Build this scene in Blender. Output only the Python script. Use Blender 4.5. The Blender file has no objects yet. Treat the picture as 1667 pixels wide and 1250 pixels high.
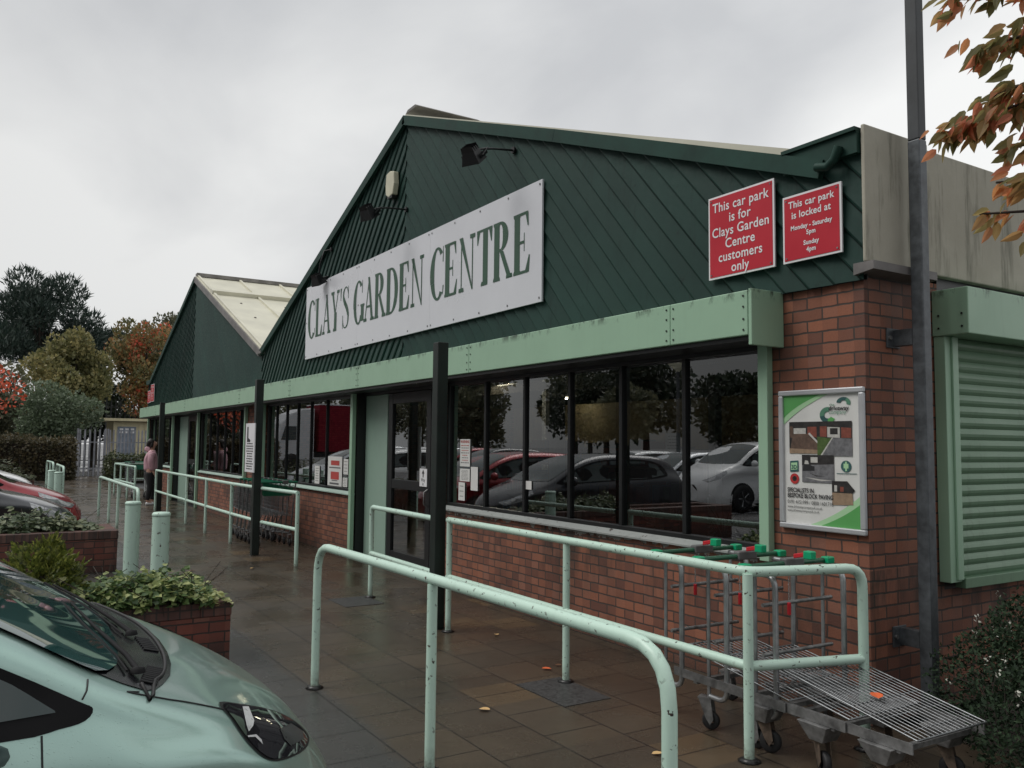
import bpy, bmesh, math, random
from mathutils import Vector, Matrix, noise
from mathutils.bvhtree import BVHTree
from mathutils.geometry import delaunay_2d_cdt
R = math.radians
SC = bpy.context.scene
COL = SC.collection

# ------------------------------------------------------------------ camera
cam_data = bpy.data.cameras.new('camera')
cam_data.sensor_fit = 'HORIZONTAL'
cam_data.sensor_width = 36.0
cam_data.lens = 1372 / 1667 * 36
cam_data.clip_start = 0.02
cam_data.clip_end = 2000
cam = bpy.data.objects.new('camera', cam_data)
COL.objects.link(cam)
YAW, PITCH, ROLL = R(-57.94), R(4.123), R(0.587)
fw = Vector((math.sin(YAW) * math.cos(PITCH), math.cos(YAW) * math.cos(PITCH), math.sin(PITCH)))
rt = Vector((math.cos(YAW), -math.sin(YAW), 0))
up = rt.cross(fw)
rt, up = rt * math.cos(ROLL) + up * math.sin(ROLL), -rt * math.sin(ROLL) + up * math.cos(ROLL)
cam.matrix_world = Matrix(((rt.x, up.x, -fw.x, 0), (rt.y, up.y, -fw.y, 0), (rt.z, up.z, -fw.z, 1.6), (0, 0, 0, 1)))
SC.camera = cam

# ------------------------------------------------------------------ world: overcast sky
SUN_EL, SUN_AZ = R(52), R(205)      # azimuth clockwise from +Y
world = bpy.data.worlds.new('World')
SC.world = world
world.use_nodes = True
wt = world.node_tree
wt.nodes.clear()
def wn(t, **k):
    n = wt.nodes.new(t)
    for a, b in k.items(): setattr(n, a, b)
    return n
wl = wt.links.new
wout = wn('ShaderNodeOutputWorld'); wbg = wn('ShaderNodeBackground'); wbg.inputs['Strength'].default_value = 0.14
sky = wn('ShaderNodeTexSky', sky_type='NISHITA', sun_disc=False, sun_elevation=SUN_EL, sun_rotation=SUN_AZ)
sky.air_density = 1.0; sky.dust_density = 4.0
tc = wn('ShaderNodeTexCoord')
sep = wn('ShaderNodeSeparateXYZ'); wl(tc.outputs['Generated'], sep.inputs[0])
def wmath(op, a, b=None):
    n = wn('ShaderNodeMath', operation=op)
    for i, x in enumerate((a, b)):
        if x is None: continue
        if isinstance(x, (int, float)): n.inputs[i].default_value = x
        else: wl(x, n.inputs[i])
    return n.outputs[0]
zz = wmath('ADD', wmath('MAXIMUM', sep.outputs[2], 0.0), 0.45)
cx_, cy_ = wmath('DIVIDE', sep.outputs[0], zz), wmath('DIVIDE', sep.outputs[1], zz)
comb = wn('ShaderNodeCombineXYZ'); wl(cx_, comb.inputs[0]); wl(cy_, comb.inputs[1]); comb.inputs[2].default_value = 3.7
def wnoise(scale, detail, dist=0.0, rough=0.55):
    n = wn('ShaderNodeTexNoise'); n.inputs['Scale'].default_value = scale; n.inputs['Detail'].default_value = detail
    n.inputs['Distortion'].default_value = dist; n.inputs['Roughness'].default_value = rough
    wl(comb.outputs[0], n.inputs['Vector']); return n.outputs['Fac']
n1 = wnoise(1.0, 4, 0.3, 0.45); n2 = wnoise(3.2, 6, 0.3, 0.5)
cl = wmath('ADD', wmath('MULTIPLY', n1, 0.78), wmath('MULTIPLY', n2, 0.22))
cr = wn('ShaderNodeValToRGB'); wl(cl, cr.inputs[0])
cr.color_ramp.elements[0].position = 0.40; cr.color_ramp.elements[0].color = (4.1, 4.2, 4.35, 1)
cr.color_ramp.elements[1].position = 0.56; cr.color_ramp.elements[1].color = (6.5, 6.55, 6.5, 1)
# the cloud thins out towards +Y (brighter) and is thicker low in the west (-X)
br = wmath('ADD', wmath('MULTIPLY', sep.outputs[1], 0.22), 0.79)
br = wmath('ADD', br, wmath('MULTIPLY', wmath('MAXIMUM', sep.outputs[2], 0.0), 0.18))
# low southern sky (-Y) darkened on purpose, to dim what the windows mirror
sy = wn('ShaderNodeMapRange'); wl(sep.outputs[1], sy.inputs['Value']); sy.inputs['From Min'].default_value = -0.25; sy.inputs['From Max'].default_value = -0.75; sy.interpolation_type = 'SMOOTHSTEP'
sz = wn('ShaderNodeMapRange'); wl(sep.outputs[2], sz.inputs['Value']); sz.inputs['From Min'].default_value = 0.62; sz.inputs['From Max'].default_value = 0.25; sz.interpolation_type = 'SMOOTHSTEP'
br = wmath('MULTIPLY', br, wmath('SUBTRACT', 1.0, wmath('MULTIPLY', wmath('MULTIPLY', sy.outputs[0], sz.outputs[0]), 0.80)))
vm = wn('ShaderNodeVectorMath', operation='SCALE'); wl(cr.outputs[0], vm.inputs[0]); wl(br, vm.inputs['Scale'])
bw = wn('ShaderNodeHueSaturation'); bw.inputs['Saturation'].default_value = 0.15; wl(sky.outputs[0], bw.inputs['Color'])
mixw = wn('ShaderNodeMix', data_type='RGBA'); mixw.inputs['Factor'].default_value = 0.88
wl(bw.outputs[0], mixw.inputs['A']); wl(vm.outputs[0], mixw.inputs['B'])
wl(mixw.outputs['Result'], wbg.inputs['Color']); wl(wbg.outputs[0], wout.inputs['Surface'])

sun_d = bpy.data.lights.new('sun', 'SUN'); sun_d.energy = 1.5; sun_d.angle = R(35); sun_d.color = (1, 0.97, 0.93)
sun = bpy.data.objects.new('sun', sun_d); COL.objects.link(sun)
sdir = Vector((math.sin(SUN_AZ) * math.cos(SUN_EL), math.cos(SUN_AZ) * math.cos(SUN_EL), math.sin(SUN_EL)))
sun.rotation_euler = (-sdir).to_track_quat('-Z', 'Y').to_euler()
SC.view_settings.view_transform = 'Standard'
SC.view_settings.look = 'None'
SC.view_settings.exposure = 0.08
SC.view_settings.gamma = 1.0
SC.cycles.max_bounces = 8; SC.cycles.transparent_max_bounces = 12

# ------------------------------------------------------------------ materials
class NT:
    def __init__(s, m):
        m.use_nodes = True; s.t = m.node_tree; s.t.nodes.clear()
        s.out = s.t.nodes.new('ShaderNodeOutputMaterial'); s.p = s.t.nodes.new('ShaderNodeBsdfPrincipled')
        s.t.links.new(s.p.outputs[0], s.out.inputs[0])
    def n(s, t, **k):
        x = s.t.nodes.new(t)
        for a, b in k.items(): setattr(x, a, b)
        return x
    def l(s, a, b): s.t.links.new(a, b)
    def set(s, sock, x):
        if x is None: return
        if hasattr(x, 'is_output'): s.l(x, sock)
        elif isinstance(x, tuple) and len(x) == 3 and sock.type == 'RGBA': sock.default_value = (*x, 1)
        else: sock.default_value = x
    def math(s, op, a, b=None, c=None):
        n = s.n('ShaderNodeMath', operation=op)
        for i, x in enumerate((a, b, c)): s.set(n.inputs[i], x)
        return n.outputs[0]
    def pos(s): return s.n('ShaderNodeNewGeometry').outputs['Position']
    def obj(s): return s.n('ShaderNodeTexCoord').outputs['Object']
    def mapp(s, v, scale=(1, 1, 1), loc=(0, 0, 0), rot=(0, 0, 0)):
        n = s.n('ShaderNodeMapping'); s.l(v, n.inputs[0]); n.inputs['Scale'].default_value = scale
        n.inputs['Location'].default_value = loc; n.inputs['Rotation'].default_value = rot; return n.outputs[0]
    def noise(s, v, scale, detail=3, rough=0.5, dist=0.0):
        n = s.n('ShaderNodeTexNoise'); s.l(v, n.inputs['Vector']); n.inputs['Scale'].default_value = scale
        n.inputs['Detail'].default_value = detail; n.inputs['Roughness'].default_value = rough; n.inputs['Distortion'].default_value = dist
        return n.outputs['Fac']
    def ramp(s, f, *stops):
        n = s.n('ShaderNodeValToRGB'); s.l(f, n.inputs[0]); r = n.color_ramp
        while len(r.elements) < len(stops): r.elements.new(0.5)
        for e, (p, c) in zip(r.elements, stops):
            e.position = p; e.color = (*c, 1) if isinstance(c, tuple) else (c, c, c, 1)
        return n.outputs[0]
    def mix(s, f, a, b, mode='MIX'):
        n = s.n('ShaderNodeMix', data_type='RGBA', blend_type=mode)
        s.set(n.inputs['Factor'], f); s.set(n.inputs['A'], a); s.set(n.inputs['B'], b); return n.outputs['Result']
    def bump(s, h, strength=0.3, dist=0.01):
        n = s.n('ShaderNodeBump'); n.inputs['Strength'].default_value = strength; n.inputs['Distance'].default_value = dist
        s.l(h, n.inputs['Height']); s.l(n.outputs[0], s.p.inputs['Normal'])
    def base(s, c): s.set(s.p.inputs['Base Color'], c)
    def rough(s, r): s.set(s.p.inputs['Roughness'], r)
M = {}
def newmat(name):
    m = bpy.data.materials.new(name); M[name] = m; return NT(m)

def simple(name, col, rough=0.5, metal=0.0, var=0.25, vs=4.0, coat=0.0, spec=None, fine=None):
    t = newmat(name)
    f = t.noise(t.pos(), vs, 5, 0.6)
    k = tuple(c * (1 - var) for c in col); b = tuple(min(1, c * (1 + var * 0.6)) for c in col)
    t.base(t.ramp(f, (0.32, k), (0.68, b)))
    t.rough(t.math('ADD', t.math('MULTIPLY', f, 0.25), rough - 0.12)); t.p.inputs['Metallic'].default_value = metal
    t.p.inputs['Coat Weight'].default_value = coat; t.p.inputs['Coat Roughness'].default_value = 0.06
    if spec is not None: t.p.inputs['Specular IOR Level'].default_value = spec
    if fine: t.bump(t.noise(t.pos(), fine, 3), 0.15, 0.003)
    return t

# bricks laid in courses; u = x + y runs on round a corner, v = height
def brickmat(name, c1, c2, mortar, scale_u=0.225, scale_v=0.075, upright=False, dirt=0.5):
    t = newmat(name)
    g = t.n('ShaderNodeSeparateXYZ'); t.l(t.pos(), g.inputs[0])
    u = t.math('ADD', g.outputs[0], g.outputs[1])
    c = t.n('ShaderNodeCombineXYZ'); t.l(u, c.inputs[0]); t.l(g.outputs[2], c.inputs[1])
    wob = t.noise(t.pos(), 14, 2)
    wv = t.n('ShaderNodeVectorMath', operation='ADD'); t.l(c.outputs[0], wv.inputs[0])
    wc = t.n('ShaderNodeCombineXYZ'); t.l(t.math('MULTIPLY', t.math('SUBTRACT', wob, 0.5), 0.008), wc.inputs[0]); t.l(t.math('MULTIPLY', t.math('SUBTRACT', wob, 0.5), 0.012), wc.inputs[1])
    t.l(wc.outputs[0], wv.inputs[1])
    b = t.n('ShaderNodeTexBrick'); t.l(wv.outputs[0], b.inputs['Vector'])
    b.offset = 0.0 if upright else 0.5
    b.inputs['Scale'].default_value = 1.0; b.inputs['Brick Width'].default_value = scale_u; b.inputs['Row Height'].default_value = scale_v
    b.inputs['Mortar Size'].default_value = 0.0062; b.inputs['Mortar Smooth'].default_value = 0.2; b.inputs['Bias'].default_value = -0.1
    b.inputs['Color1'].default_value = (*c1, 1); b.inputs['Color2'].default_value = (*c2, 1); b.inputs['Mortar'].default_value = (*mortar, 1)
    # every brick a shade of its own
    fu = t.math('FLOOR', t.math('DIVIDE', u, scale_u / 2)); fv = t.math('FLOOR', t.math('DIVIDE', g.outputs[2], scale_v))
    wn_ = t.n('ShaderNodeTexWhiteNoise'); wn_.noise_dimensions = '2D'
    cc = t.n('ShaderNodeCombineXYZ'); t.l(fu, cc.inputs[0]); t.l(fv, cc.inputs[1]); t.l(cc.outputs[0], wn_.inputs['Vector'])
    col = t.mix(t.math('MULTIPLY', t.math('SUBTRACT', 1.0, b.outputs['Fac']), 0.5), b.outputs['Color'], t.ramp(wn_.outputs['Value'], (0.0, (0.05, 0.03, 0.03)), (0.2, (0.10, 0.045, 0.036)), (0.6, c1), (1.0, (0.30, 0.15, 0.11))))
    grit = t.noise(t.pos(), 90, 4, 0.7)
    col = t.mix(t.math('MULTIPLY', grit, 0.55), col, (0.05, 0.03, 0.028))
    big = t.noise(t.mapp(t.pos(), (1.0, 1.0, 0.55)), 1.6, 5, 0.65)
    col = t.mix(t.ramp(big, (0.48, 0.0), (0.72, dirt)), col, (0.03, 0.027, 0.022))
    # damp under the sills and splashes along the foot of the wall
    zr = t.math('MULTIPLY', t.ramp(g.outputs[2], (0.30, 0.0), (0.80, 1.0)), t.math('LESS_THAN', g.outputs[2], 0.885))
    dr = t.noise(t.mapp(t.pos(), (1.0, 1.0, 0.22)), 2.6, 5, 0.7)
    st = t.math('MULTIPLY', zr, t.ramp(dr, (0.50, 0.0), (0.62, 0.85)))
    sp = t.math('MULTIPLY', t.ramp(g.outputs[2], (0.02, 0.75), (0.22, 0.0)), t.ramp(grit, (0.3, 0.5), (0.6, 1.0)))
    col = t.mix(t.math('MAXIMUM', st, sp), col, (0.022, 0.022, 0.018))
    pl = t.math('MULTIPLY', t.math('GREATER_THAN', g.outputs[2], 0.825), t.math('LESS_THAN', g.outputs[2], 0.874))
    pl = t.math('MULTIPLY', pl, t.math('MULTIPLY', t.math('GREATER_THAN', g.outputs[0], -8.5), t.math('LESS_THAN', g.outputs[0], -3.9)))
    pn_ = t.noise(t.mapp(t.pos(), (1, 1, 0.9)), 7.0, 4, 0.7); pl = t.math('MULTIPLY', pl, t.ramp(t.math('ADD', pn_, t.math('MULTIPLY', t.math('SUBTRACT', g.outputs[2], 0.86), 4.0)), (0.47, 0.0), (0.49, 1.0)))
    col = t.mix(pl, col, (0.30, 0.31, 0.29))      # the last of the grey paint under the sill
    t.base(col); t.rough(t.ramp(big, (0.4, 0.85), (0.7, 0.55)))
    h = t.math('ADD', t.math('MULTIPLY', t.math('SUBTRACT', 1.0, b.outputs['Fac']), 1.0), t.math('MULTIPLY', grit, 0.35))
    t.bump(h, 0.7, 0.006)
brickmat('brick', (0.37, 0.135, 0.072), (0.22, 0.080, 0.047), (0.055, 0.044, 0.037))
brickmat('planter_brick', (0.25, 0.065, 0.042), (0.15, 0.048, 0.035), (0.04, 0.03, 0.026), dirt=0.6)
brickmat('brick_on_edge', (0.15, 0.065, 0.052), (0.09, 0.048, 0.042), (0.05, 0.04, 0.035), scale_u=0.078, scale_v=0.4, upright=True, dirt=0.7)

# pale green metal of the shutter boxes
def painted(name, col, dirtcol=(0.03, 0.035, 0.025), rough=0.42, streak=0.5, chip=0.0, chipscale=38):
    t = newmat(name)
    p = t.pos()
    f = t.noise(p, 2.2, 5, 0.6)
    c = t.mix(t.ramp(f, (0.35, 0.0), (0.7, 0.18)), col, tuple(x * 0.6 for x in col))
    s = t.noise(t.mapp(p, (5, 5, 0.5)), 3.0, 6, 0.7)
    c = t.mix(t.ramp(s, (0.55, 0.0), (0.8, streak)), c, dirtcol)
    gz = t.n('ShaderNodeSeparateXYZ'); t.l(p, gz.inputs[0])
    c = t.mix(t.math('MULTIPLY', t.ramp(gz.outputs[2], (0.0, 0.85), (0.13, 0.0)), t.ramp(t.noise(p, 30, 4, 0.7), (0.35, 0.2), (0.6, 1.0))), c, (0.07, 0.05, 0.035))
    if name == 'shutter_green':      # black mould along the top edge
        mk = t.math('MULTIPLY', t.ramp(t.math('MULTIPLY', gz.outputs[2], 0.3), (0.762, 0.0), (0.781, 1.0)), t.ramp(t.noise(t.mapp(p, (1, 1, 0.5)), 9.0, 6, 0.75), (0.50, 0.0), (0.60, 0.85)))
        c = t.mix(mk, c, (0.012, 0.016, 0.012))
    if chip:
        k = t.noise(p, chipscale, 3, 0.6); k2 = t.noise(p, 3.1, 3, 0.6)
        m = t.math('MULTIPLY', t.ramp(k, (0.635, 0.0), (0.655, 1.0)), t.ramp(k2, (0.42, 0.15), (0.58, 1.0)))
        c = t.mix(t.math('MULTIPLY', m, chip), c, t.ramp(t.noise(p, 70, 2), (0.4, (0.02, 0.018, 0.017)), (0.7, (0.10, 0.06, 0.045))))
        t.bump(t.math('SUBTRACT', 1.0, m), 0.5, 0.002)
    t.base(c); t.rough(t.math('ADD', t.math('MULTIPLY', f, 0.3), rough - 0.15))
painted('shutter_green', (0.32, 0.495, 0.355), streak=0.10)
painted('reveal_green', (0.28, 0.40, 0.33), streak=0.12)
painted('slat_green', (0.16, 0.27, 0.175), streak=0.45)
painted('mint_rail', (0.52, 0.70, 0.60), streak=0.18, chip=1.0, rough=0.35)
painted('mint_worn', (0.52, 0.70, 0.60), streak=0.3, chip=1.0, chipscale=22, rough=0.38)
painted('sill_grey', (0.30, 0.32, 0.31), streak=0.5, chip=0.9, chipscale=16)
painted('sill_mint', (0.38, 0.50, 0.44), streak=0.4)
def cladding_mat():
    t = newmat('cladding'); p = t.pos()
    f = t.noise(p, 1.3, 6, 0.65); g = t.noise(t.mapp(p, (9, 9, 9)), 3, 4, 0.7)
    c = t.mix(t.ramp(f, (0.3, 0.0), (0.72, 1.0)), (0.009, 0.034, 0.028), (0.020, 0.058, 0.047))
    ri = t.n('ShaderNodeNewGeometry').outputs['Random Per Island']; c = t.mix(t.ramp(ri, (0.0, 0.0), (1.0, 0.5)), c, (0.010, 0.024, 0.020)); c = t.mix(t.ramp(ri, (0.7, 0.0), (1.0, 0.35)), c, (0.03, 0.075, 0.06))
    c = t.mix(t.ramp(g, (0.5, 0.0), (0.8, 0.45)), c, (0.028, 0.055, 0.046))
    mo = t.noise(p, 5.5, 6, 0.75); c = t.mix(t.ramp(mo, (0.62, 0.0), (0.74, 0.8)), c, (0.006, 0.012, 0.010))
    st = t.noise(t.mapp(p, (6, 6, 0.6)), 2.0, 5, 0.7); c = t.mix(t.ramp(st, (0.56, 0.0), (0.74, 0.55)), c, (0.006, 0.016, 0.013))
    t.base(c); t.p.inputs['Specular IOR Level'].default_value = 0.22; t.rough(t.ramp(g, (0.3, 0.45), (0.7, 0.7))); t.bump(g, 0.2, 0.002)
cladding_mat()
simple('trim_green', (0.016, 0.052, 0.040), 0.6, var=0.35, vs=3, spec=0.25)
simple('post_green', (0.006, 0.013, 0.010), 0.5, var=0.5, vs=6, fine=60)
simple('black_frame', (0.010, 0.011, 0.012), 0.4, var=0.3)
simple('dark_rubber', (0.012, 0.012, 0.013), 0.6)
simple('plastic_black', (0.006, 0.0065, 0.0075), 0.45, var=0.4)
simple('matt_black', (0.004, 0.004, 0.005), 0.75, var=0.3, spec=0.25)
simple('gloss_black', (0.003, 0.0035, 0.005), 0.2, var=0.1, spec=0.5); simple('steel_tube', (0.40, 0.41, 0.42), 0.36, metal=0.8, var=0.3, vs=12); simple('curtain_red', (0.22, 0.012, 0.025), 0.6, spec=0.2)
simple('sign_white', (0.66, 0.67, 0.71), 0.3, var=0.05, vs=1.2)
simple('sign_red', (0.50, 0.018, 0.035), 0.35, var=0.06)
simple('white_paint', (0.78, 0.78, 0.80), 0.4, var=0.05)
simple('letter_green', (0.030, 0.085, 0.050), 0.5, var=0.1)
simple('letter_black', (0.02, 0.02, 0.022), 0.5, var=0.1)
simple('paper', (0.66, 0.66, 0.64), 0.6, var=0.05, vs=9)
simple('paper_print', (0.12, 0.12, 0.125), 0.6, var=0.2)
simple('paper_red', (0.45, 0.06, 0.05), 0.6, var=0.15)
simple('cream', (0.60, 0.58, 0.44), 0.45, var=0.1)
simple('roof_cream', (0.60, 0.585, 0.48), 0.5, var=0.12, vs=1.5)
simple('roof_grey', (0.20, 0.19, 0.18), 0.6, var=0.35)
simple('flashing', (0.17, 0.16, 0.155), 0.55, var=0.4)
simple('galv', (0.095, 0.105, 0.115), 0.45, metal=0.3, var=0.45, vs=14)
simple('steel', (0.27, 0.28, 0.29), 0.36, metal=0.85, var=0.4, vs=12)
simple('steel_dull', (0.22, 0.22, 0.22), 0.5, metal=0.6, var=0.5, vs=18)
simple('steel_rust', (0.13, 0.095, 0.07), 0.7, metal=0.2, var=0.6, vs=25)
simple('alu', (0.55, 0.56, 0.58), 0.32, metal=0.5, var=0.08)
simple('handle_green', (0.02, 0.10, 0.055), 0.35, var=0.2)
simple('plug_green', (0.005, 0.33, 0.15), 0.3, var=0.1)
simple('plug_red', (0.50, 0.02, 0.03), 0.3, var=0.1)
simple('lock_grey', (0.12, 0.12, 0.12), 0.4)
simple('chain', (0.4, 0.4, 0.4), 0.3, metal=0.9)
simple('galv_fence', (0.27, 0.28, 0.31), 0.55, metal=0.2, var=0.35, vs=3)
simple('dark_fence', (0.05, 0.055, 0.06), 0.6, var=0.4)
simple('container_cream', (0.60, 0.54, 0.35), 0.5, var=0.12)
simple('door_blue', (0.20, 0.24, 0.30), 0.5)
simple('tree_bark', (0.05, 0.04, 0.032), 0.9, var=0.4, vs=8, fine=40)
simple('soil', (0.035, 0.026, 0.02), 0.9, var=0.4, vs=12, fine=30)
simple('kerb_stone', (0.17, 0.16, 0.15), 0.6, var=0.3, vs=9, fine=60)
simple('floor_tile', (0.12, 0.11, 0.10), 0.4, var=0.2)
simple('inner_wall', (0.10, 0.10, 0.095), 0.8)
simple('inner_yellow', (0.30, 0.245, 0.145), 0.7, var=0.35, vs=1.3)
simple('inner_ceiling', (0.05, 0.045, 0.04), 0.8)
simple('inner_column', (0.30, 0.31, 0.32), 0.6)
simple('shelf_wood', (0.20, 0.13, 0.07), 0.6, var=0.3)
simple('ware_red', (0.35, 0.06, 0.03), 0.5); simple('ware_green', (0.03, 0.12, 0.05), 0.5); simple('ware_tan', (0.4, 0.3, 0.16), 0.5); simple('ware_blue', (0.06, 0.10, 0.22), 0.5)
def concrete():
    t = newmat('concrete'); p = t.pos()
    f = t.noise(p, 1.1, 6, 0.65); s = t.noise(t.mapp(p, (4.5, 4.5, 0.55)), 1.6, 6, 0.7)
    c = t.mix(t.ramp(f, (0.35, 0.0), (0.7, 1.0)), (0.38, 0.36, 0.295), (0.52, 0.50, 0.42))
    c = t.mix(t.ramp(s, (0.52, 0.0), (0.74, 0.8)), c, (0.045, 0.05, 0.03))
    g = t.n('ShaderNodeSeparateXYZ'); t.l(p, g.inputs[0])
    low = t.math('ADD', t.math('MULTIPLY', t.math('SUBTRACT', g.outputs[2], 2.65), -2.2), t.math('MULTIPLY', f, 1.4))
    c = t.mix(t.ramp(low, (0.45, 0.0), (0.85, 0.55)), c, (0.06, 0.075, 0.03))      # moss along the bottom edge
    t.base(c); t.rough(0.85); t.bump(t.noise(p, 60, 4), 0.25, 0.003)
concrete()
def paving():
    t = newmat('paving'); p = t.pos()
    g = t.n('ShaderNodeSeparateXYZ'); t.l(p, g.inputs[0])
    b = t.n('ShaderNodeTexBrick'); t.l(t.mapp(p, (1, 1, 1), (0.14, -0.3, 0)), b.inputs['Vector']); b.offset = 0.5
    b.inputs['Scale'].default_value = 1; b.inputs['Brick Width'].default_value = 0.4; b.inputs['Row Height'].default_value = 0.4
    b.inputs['Mortar Size'].default_value = 0.0055; b.inputs['Mortar Smooth'].default_value = 0.2; b.inputs['Bias'].default_value = 0.0
    b.inputs['Color1'].default_value = (0.080, 0.061, 0.041, 1); b.inputs['Color2'].default_value = (0.058, 0.046, 0.033, 1); b.inputs['Mortar'].default_value = (0.007, 0.006, 0.005, 1)
    big = t.noise(p, 0.8, 5, 0.6)
    fu = t.math('FLOOR', t.math('DIVIDE', t.math('ADD', g.outputs[1], -0.3), 0.4))
    fx = t.math('FLOOR', t.math('ADD', t.math('DIVIDE', t.math('ADD', g.outputs[0], 0.14), 0.4), t.math('MULTIPLY', t.math('MODULO', t.math('ABSOLUTE', fu), 2.0), 0.5)))
    wnz = t.n('ShaderNodeTexWhiteNoise'); wnz.noise_dimensions = '2D'
    cc = t.n('ShaderNodeCombineXYZ'); t.l(fx, cc.inputs[0]); t.l(fu, cc.inputs[1]); t.l(cc.outputs[0], wnz.inputs['Vector'])
    c = t.mix(t.ramp(wnz.outputs['Value'], (0.08, 0.3), (0.3, 0.0)), b.outputs['Color'], (0.042, 0.040, 0.036))
    c = t.mix(t.ramp(wnz.outputs['Value'], (0.94, 0.0), (0.96, 0.45)), c, (0.15, 0.10, 0.05))
    c = t.mix(t.ramp(big, (0.40, 0.0), (0.70, 0.75)), c, (0.034, 0.028, 0.021))
    # the rows by the kerb are a greyer stone
    ky = t.ramp(t.math('ADD', t.math('MULTIPLY', g.outputs[1], 0.25), t.math('MULTIPLY', t.math('SUBTRACT', big, 0.5), 0.12)), (0.465, 1.0), (0.49, 0.0))
    c = t.mix(t.math('MULTIPLY', ky, 0.75), c, (0.042, 0.045, 0.046))
    grit = t.noise(p, 130, 4, 0.75)
    c = t.mix(t.ramp(grit, (0.56, 0.0), (0.70, 0.55)), c, (0.19, 0.15, 0.10))
    c = t.mix(t.math('MULTIPLY', b.outputs['Fac'], 0.9), c, (0.010, 0.009, 0.008))
    t.base(c)
    wet = t.noise(p, 1.5, 4, 0.55)
    t.rough(t.math('ADD', t.ramp(wet, (0.38, 0.10), (0.62, 0.34)), t.math('MULTIPLY', grit, 0.12)))
    t.p.inputs['Specular IOR Level'].default_value = 0.5
    h = t.math('ADD', t.math('MULTIPLY', t.math('SUBTRACT', 1.0, b.outputs['Fac']), 1.0), t.math('MULTIPLY', grit, 0.5))
    h = t.math('ADD', h, t.math('MULTIPLY', wnz.outputs['Value'], 0.25))
    t.bump(h, 0.45, 0.006)
paving()
def asphalt():
    t = newmat('asphalt'); p = t.pos(); f = t.noise(p, 0.5, 5); g = t.noise(p, 110, 3, 0.7)
    c = t.mix(f, (0.030, 0.031, 0.033), (0.055, 0.055, 0.056)); c = t.mix(t.ramp(g, (0.55, 0.0), (0.75, 0.5)), c, (0.12, 0.12, 0.12))
    t.base(c); t.rough(t.ramp(f, (0.4, 0.22), (0.65, 0.6))); t.bump(g, 0.4, 0.004)
asphalt()
simple('drain_grit', (0.05, 0.05, 0.05), 0.5, var=0.9, vs=70)
simple('wet_iron', (0.03, 0.03, 0.03), 0.3, metal=0.4, var=0.6, vs=40)

def glass(name, tint=(0.75, 0.8, 0.8), ior=1.7, tr=0.85):
    m = bpy.data.materials.new(name); M[name] = m; m.use_nodes = True; t = m.node_tree; t.nodes.clear()
    o = t.nodes.new('ShaderNodeOutputMaterial'); mx = t.nodes.new('ShaderNodeMixShader'); fr = t.nodes.new('ShaderNodeFresnel'); fr.inputs[0].default_value = ior
    a = t.nodes.new('ShaderNodeBsdfTransparent'); a.inputs[0].default_value = (*[x * tr for x in tint], 1)
    g = t.nodes.new('ShaderNodeBsdfGlossy'); g.inputs['Roughness'].default_value = 0.0; g.inputs[0].default_value = (0.92, 0.94, 0.95, 1)
    t.links.new(fr.outputs[0], mx.inputs[0]); t.links.new(a.outputs[0], mx.inputs[1]); t.links.new(g.outputs[0], mx.inputs[2]); t.links.new(mx.outputs[0], o.inputs[0])
glass('window_glass', ior=3.0)
def darkglass(name, col=(0.008, 0.018, 0.018), rough=0.03):
    t = newmat(name); t.base(t.mix(t.noise(t.pos(), 2.5, 3), col, tuple(x * 2.2 for x in col))); t.rough(rough); t.p.inputs['Specular IOR Level'].default_value = 0.6
    t.p.inputs['Coat Weight'].default_value = 0.3; t.p.inputs['Coat Roughness'].default_value = 0.02
darkglass('car_glass')
darkglass('lamp_lens', (0.012, 0.012, 0.014))
darkglass('windscreen_glass', (0.012, 0.035, 0.034))
def carpaint(name, col, metal=0.35, rough=0.32):
    t = newmat(name); p = t.obj()
    fl = t.noise(p, 900, 2); f = t.noise(p, 3, 4)
    c = t.mix(t.math('MULTIPLY', fl, 0.35), col, tuple(min(1, x * 1.5 + .02) for x in col))
    d = t.noise(p, 60, 4, 0.75)
    c = t.mix(t.ramp(d, (0.66, 0.0), (0.74, 0.35)), c, tuple(x * 0.45 for x in col))      # rain spots and road dirt
    t.base(c); t.rough(t.math('ADD', rough - 0.05, t.math('MULTIPLY', f, 0.12))); t.p.inputs['Metallic'].default_value = metal
    bd = t.n('ShaderNodeTexVoronoi'); t.l(t.mapp(p, (1, 1, 1)), bd.inputs['Vector']); bd.inputs['Scale'].default_value = 150
    t.bump(t.math('MULTIPLY', t.ramp(bd.outputs['Distance'], (0.16, 1.0), (0.30, 0.0)), t.ramp(t.noise(p, 45, 2), (0.5, 0.0), (0.6, 1.0))), 0.35, 0.0015)
    t.p.inputs['Coat Weight'].default_value = 0.8; t.p.inputs['Coat Roughness'].default_value = 0.08
carpaint('paint_aqua', (0.31, 0.455, 0.41), 0.7, 0.33)
carpaint('paint_charcoal', (0.035, 0.038, 0.045)); carpaint('paint_red', (0.28, 0.015, 0.025)); carpaint('paint_silver', (0.55, 0.57, 0.60), 0.5)
carpaint('paint_white', (0.86, 0.87, 0.88), 0.0); carpaint('paint_blue', (0.03, 0.06, 0.12))
simple('lamp_grey', (0.035, 0.035, 0.038), 0.3, var=.4, vs=20); simple('mirror_teal', (0.03, 0.05, 0.05), 0.35, var=.2); simple('headlight_clear', (0.45, 0.46, 0.48), 0.12, metal=.3, var=.5, vs=14, coat=1.0)
simple('cart_green', (0.008, 0.13, 0.07), 0.35, var=.2)
simple('chrome', (0.7, 0.7, 0.72), 0.15, metal=1.0, var=0.05)
simple('reflector', (0.66, 0.67, 0.68), 0.3, metal=0.25, var=0.1, vs=40)
simple('amber', (0.6, 0.2, 0.02), 0.3); simple('tail_red', (0.4, 0.01, 0.01), 0.25)

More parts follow.
